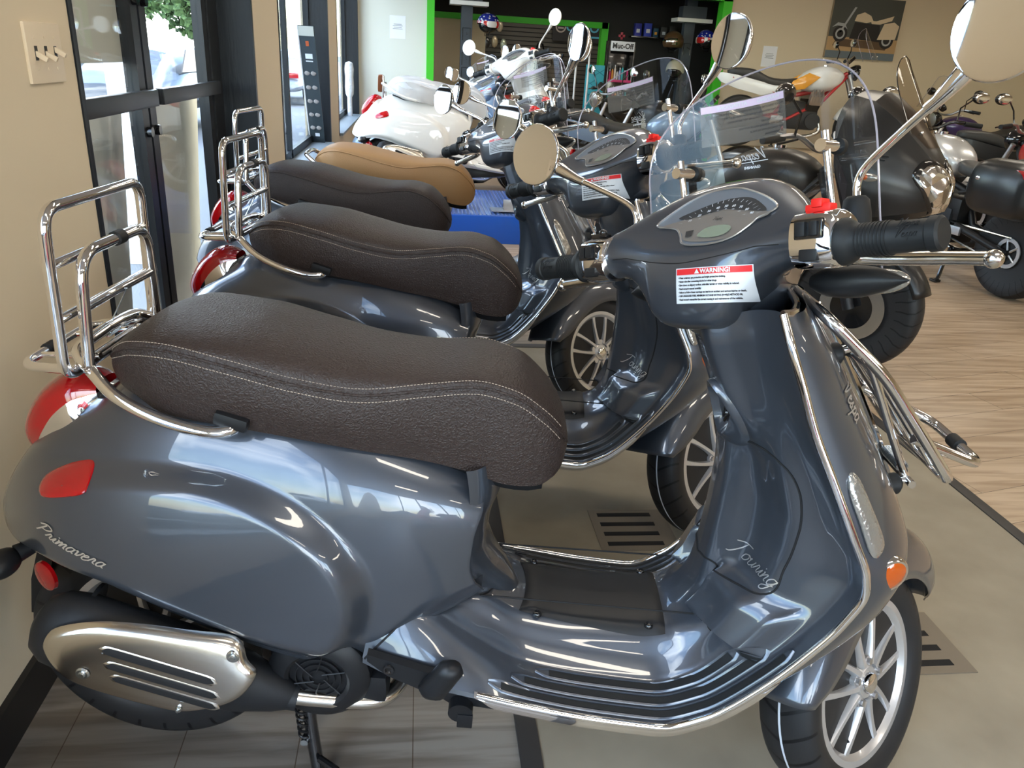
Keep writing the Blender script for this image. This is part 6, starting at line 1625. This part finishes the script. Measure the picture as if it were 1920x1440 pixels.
bb('print_sky', .92, .995, .03, .97, mat('print pale sky', (.45,.45,.40), 0., .6)); bb('print_rider', .84, .88, .4, .6, M_AMBER); bb('print_title', .74, .78, .3, .75, M_WHITEST); bb('print_subtitle', .715, .725, .3, .75, M_WHITEST)
for k in range(5):
    for g in (.2, .6): 
        q = MB(); c = P(.62-.12*k, g+.1)+np.array([0,-.006,0]); q.ell(c, (.022,.004,.018), 14, 8); q.build('print_motif', mat('print grey motif', (.22,.20,.19), .2, .5), bo)
bb('print_footer', .06, .09, .4, .7, M_WHITEST)
e_ = MB(); e_.tube([P(0,0),P(1,0)], .006, 6); e_.build('banner_edge', M_WHITEMETAL, bo)
wr = MB(); wr.lathe([(0,0),(.03,0),(.03,.22),(.05,.26),(.055,.34),(.05,.46),(.056,.55),(.045,.62),(0,.64)], (-.875,10.55,SZ), (0,0,1), 20); o = wr.build('wrapped_roll', mat('crumpled white plastic', (.72,.76,.80), 0., .4)); add_bump(MATS['crumpled white plastic'], 'noise', 30., 1., .01); tag(o, 'roll wrapped in crumpled white plastic on the second window sill', 'roll')

# ------------------------------------------------------------------ outside the glass
for (y_, w_, lb_) in ((3.92, .80, 'off white board leaning outside the right-hand glass door'), (2.95, .62, 'off white board leaning outside the left-hand glass door')):
    b = MB().box((0,0,.60),(.03,w_,1.22),.004); o = b.build('leaning_board', M_PANELW); o.location = (-1.19, y_-.10, -.15); o.rotation_euler = (0, rad(4), 0); tag(o, lb_, 'board')
for k, (x_, y_) in enumerate(((-1.9,5.6),(-1.9,9.6))):
    o = MB().box((0,0,1.4),(.16,.16,3.1),.01).build('porch_post', M_WHITEMETAL); o.location = (x_, y_, 0); tag(o, ['white porch post outside the glass door','white porch post outside the first window'][k], 'post')
def car(x, y, yaw, c, lbl, k):
    r = empty('car', (x, y, -.15), (0,0,rad(yaw))); tag(r, lbl, 'car')
    m = paint('car paint %d' % k, c, .3, .35)
    prof = [(-2.2,.35,.55),(-2.15,.30,.85),(-1.4,.28,.95),(-.9,.28,1.40),(.5,.28,1.42),(1.1,.28,1.0),(2.0,.28,.85),(2.2,.32,.6)]
    b = MB(); b.loft([[(px,-.85,z0),(px,-.88,z0+(z1-z0)*.5),(px,-.70 if z1 > 1.1 else -.82,z1),(px,.70 if z1 > 1.1 else .82,z1),(px,.88,z0+(z1-z0)*.5),(px,.85,z0)] for px, z0, z1 in prof]); b.build('car_body', m, r, smooth=40, sub=1)
    g = MB()
    for sg in (-1,1): g.prism([(-1.05,.98),(.85,.98),(.45,1.30),(-.80,1.30)], (0,sg*.80-.01,0), (1,0,0), (0,0,1), .02)
    g.build('side_glass', M_GLOSSBLK, r)
    for px in (-1.35,1.35):
        for sg in (-1,1): MB().lathe([(0,-.1),(.2,-.1),(.32,-.09),(.33,0),(.32,.09),(0,.1)], (px,sg*.80,.33), (0,1,0), 28).build('car_wheel', M_RUBBER, r)
    for sg in (-1,1): MB().box((-2.19,sg*.62,.75),(.06,.28,.13),.02).build('tail_lamp', M_RED, r); MB().box((2.15,sg*.62,.68),(.1,.3,.12),.02).build('headlight', M_CLEARLENS, r)
car(-4.4, 14.5, 86, (.03,.035,.04), 'black car parked outside, nearest to the glass door', 1)
car(-7.2, 18.5, 88, (.05,.07,.10), 'dark blue car parked outside in the second row', 2)
car(-3.6, 24., 84, (.25,.27,.30), 'silver car parked outside furthest along the building', 3)
car(-10.5, 24., 92, (.35,.03,.03), 'red car far across the parking lot', 4)
car(-6.0, -12., 10, (.5,.5,.52), 'white car outside the front glazing behind the photographer', 5)
car(1.0, -13., 4, (.05,.05,.06), 'black car outside the front glazing behind the photographer', 6)
M_LEAF = mat('tree foliage', (.05,.10,.03), 0., .7); color_noise(M_LEAF, (.025,.06,.015), (.10,.17,.05), 4., 5.)
M_BARK = mat('tree bark', (.08,.06,.04), 0., .9)
def tree(x, y, h, lbl, seed):
    rnd = random.Random(seed); r = empty('tree', (x, y, -.15)); tag(r, lbl, 'tree')
    MB().tube([(0,0,0),(.1,0,h*.35),(.0,.1,h*.6)], [.25,.2,.1], 10).build('trunk', M_BARK, r)
    q = MB()
    for k in range(2600):
        a, b, rr = rnd.uniform(0, 2*PI), rnd.uniform(-1, 1), rnd.random()**.4; s_ = math.sqrt(1-b*b)
        c = np.array([rr*s_*math.cos(a)*h*.55, rr*s_*math.sin(a)*h*.4, h*.58+rr*b*h*.40]); u = np.array([rnd.uniform(-1,1) for _ in range(3)]); v = np.array([rnd.uniform(-1,1) for _ in range(3)]); z = h*.045
        q.add([c-u*z, c+v*z, c+u*z, c-v*z], [(0,1,2,3)])
    q.build('foliage', M_LEAF, r, smooth=None)
tree(-15., 64., 7., 'leafy green tree across the parking lot, nearest the building line', 1)
tree(-26., 74., 9., 'tall green tree beyond the parking lot, second from the building', 2)
tree(-37., 68., 8., 'broad green tree beyond the parking lot, third from the building', 3)
tree(-47., 76., 8.5, 'green tree furthest left beyond the parking lot', 4)
lp = MB(); lp.tube([(-12.,28.,-.15),(-12.,28.,7.)], .07, 10); lp.tube([(-12.,28.,6.9),(-10.8,28.,7.)], .05, 8); tag(lp.build('lamp_post', M_ALU), 'tall grey lamp post in the parking lot', 'lamp post')
bp_ = MB().box((0,0,0),(.02,.84,1.15),.003); o = bp_.build('door_board', M_PANELW); o.location = (-1.002, 2.57, 1.80); tag(o, 'beige board fixed against the upper glass of the left door', 'board')
ob = struct('wall_outside', MB().join(wbox(-75,-60,10,60,-.2,4.5)), mat('pale facade', (.5,.48,.44), 0., .9))

# floor drain let into the carpet
dr_ = empty('floor_drain', (1.235, 1.43, .0075)); tag(dr_, 'flush metal floor drain plate with dark slots beside the near front wheel', 'drain')
MB().box((0,0,.001),(.24,.22,.002)).build('drain_plate', mat('worn drain plate', (.20,.17,.13), .3, .6), dr_)
q = MB()
for k in range(4): q.box((-.01,-.075+.052*k,.0022),(.17,.020,.0012),.0005)
q.build('drain_slots', M_DARKGAP, dr_)
d2_ = copy_tree(dr_); d2_.location = (.66, 1.95, .0075); tag(d2_, 'second floor drain plate half hidden under the front wheel of the second scooter', 'drain')
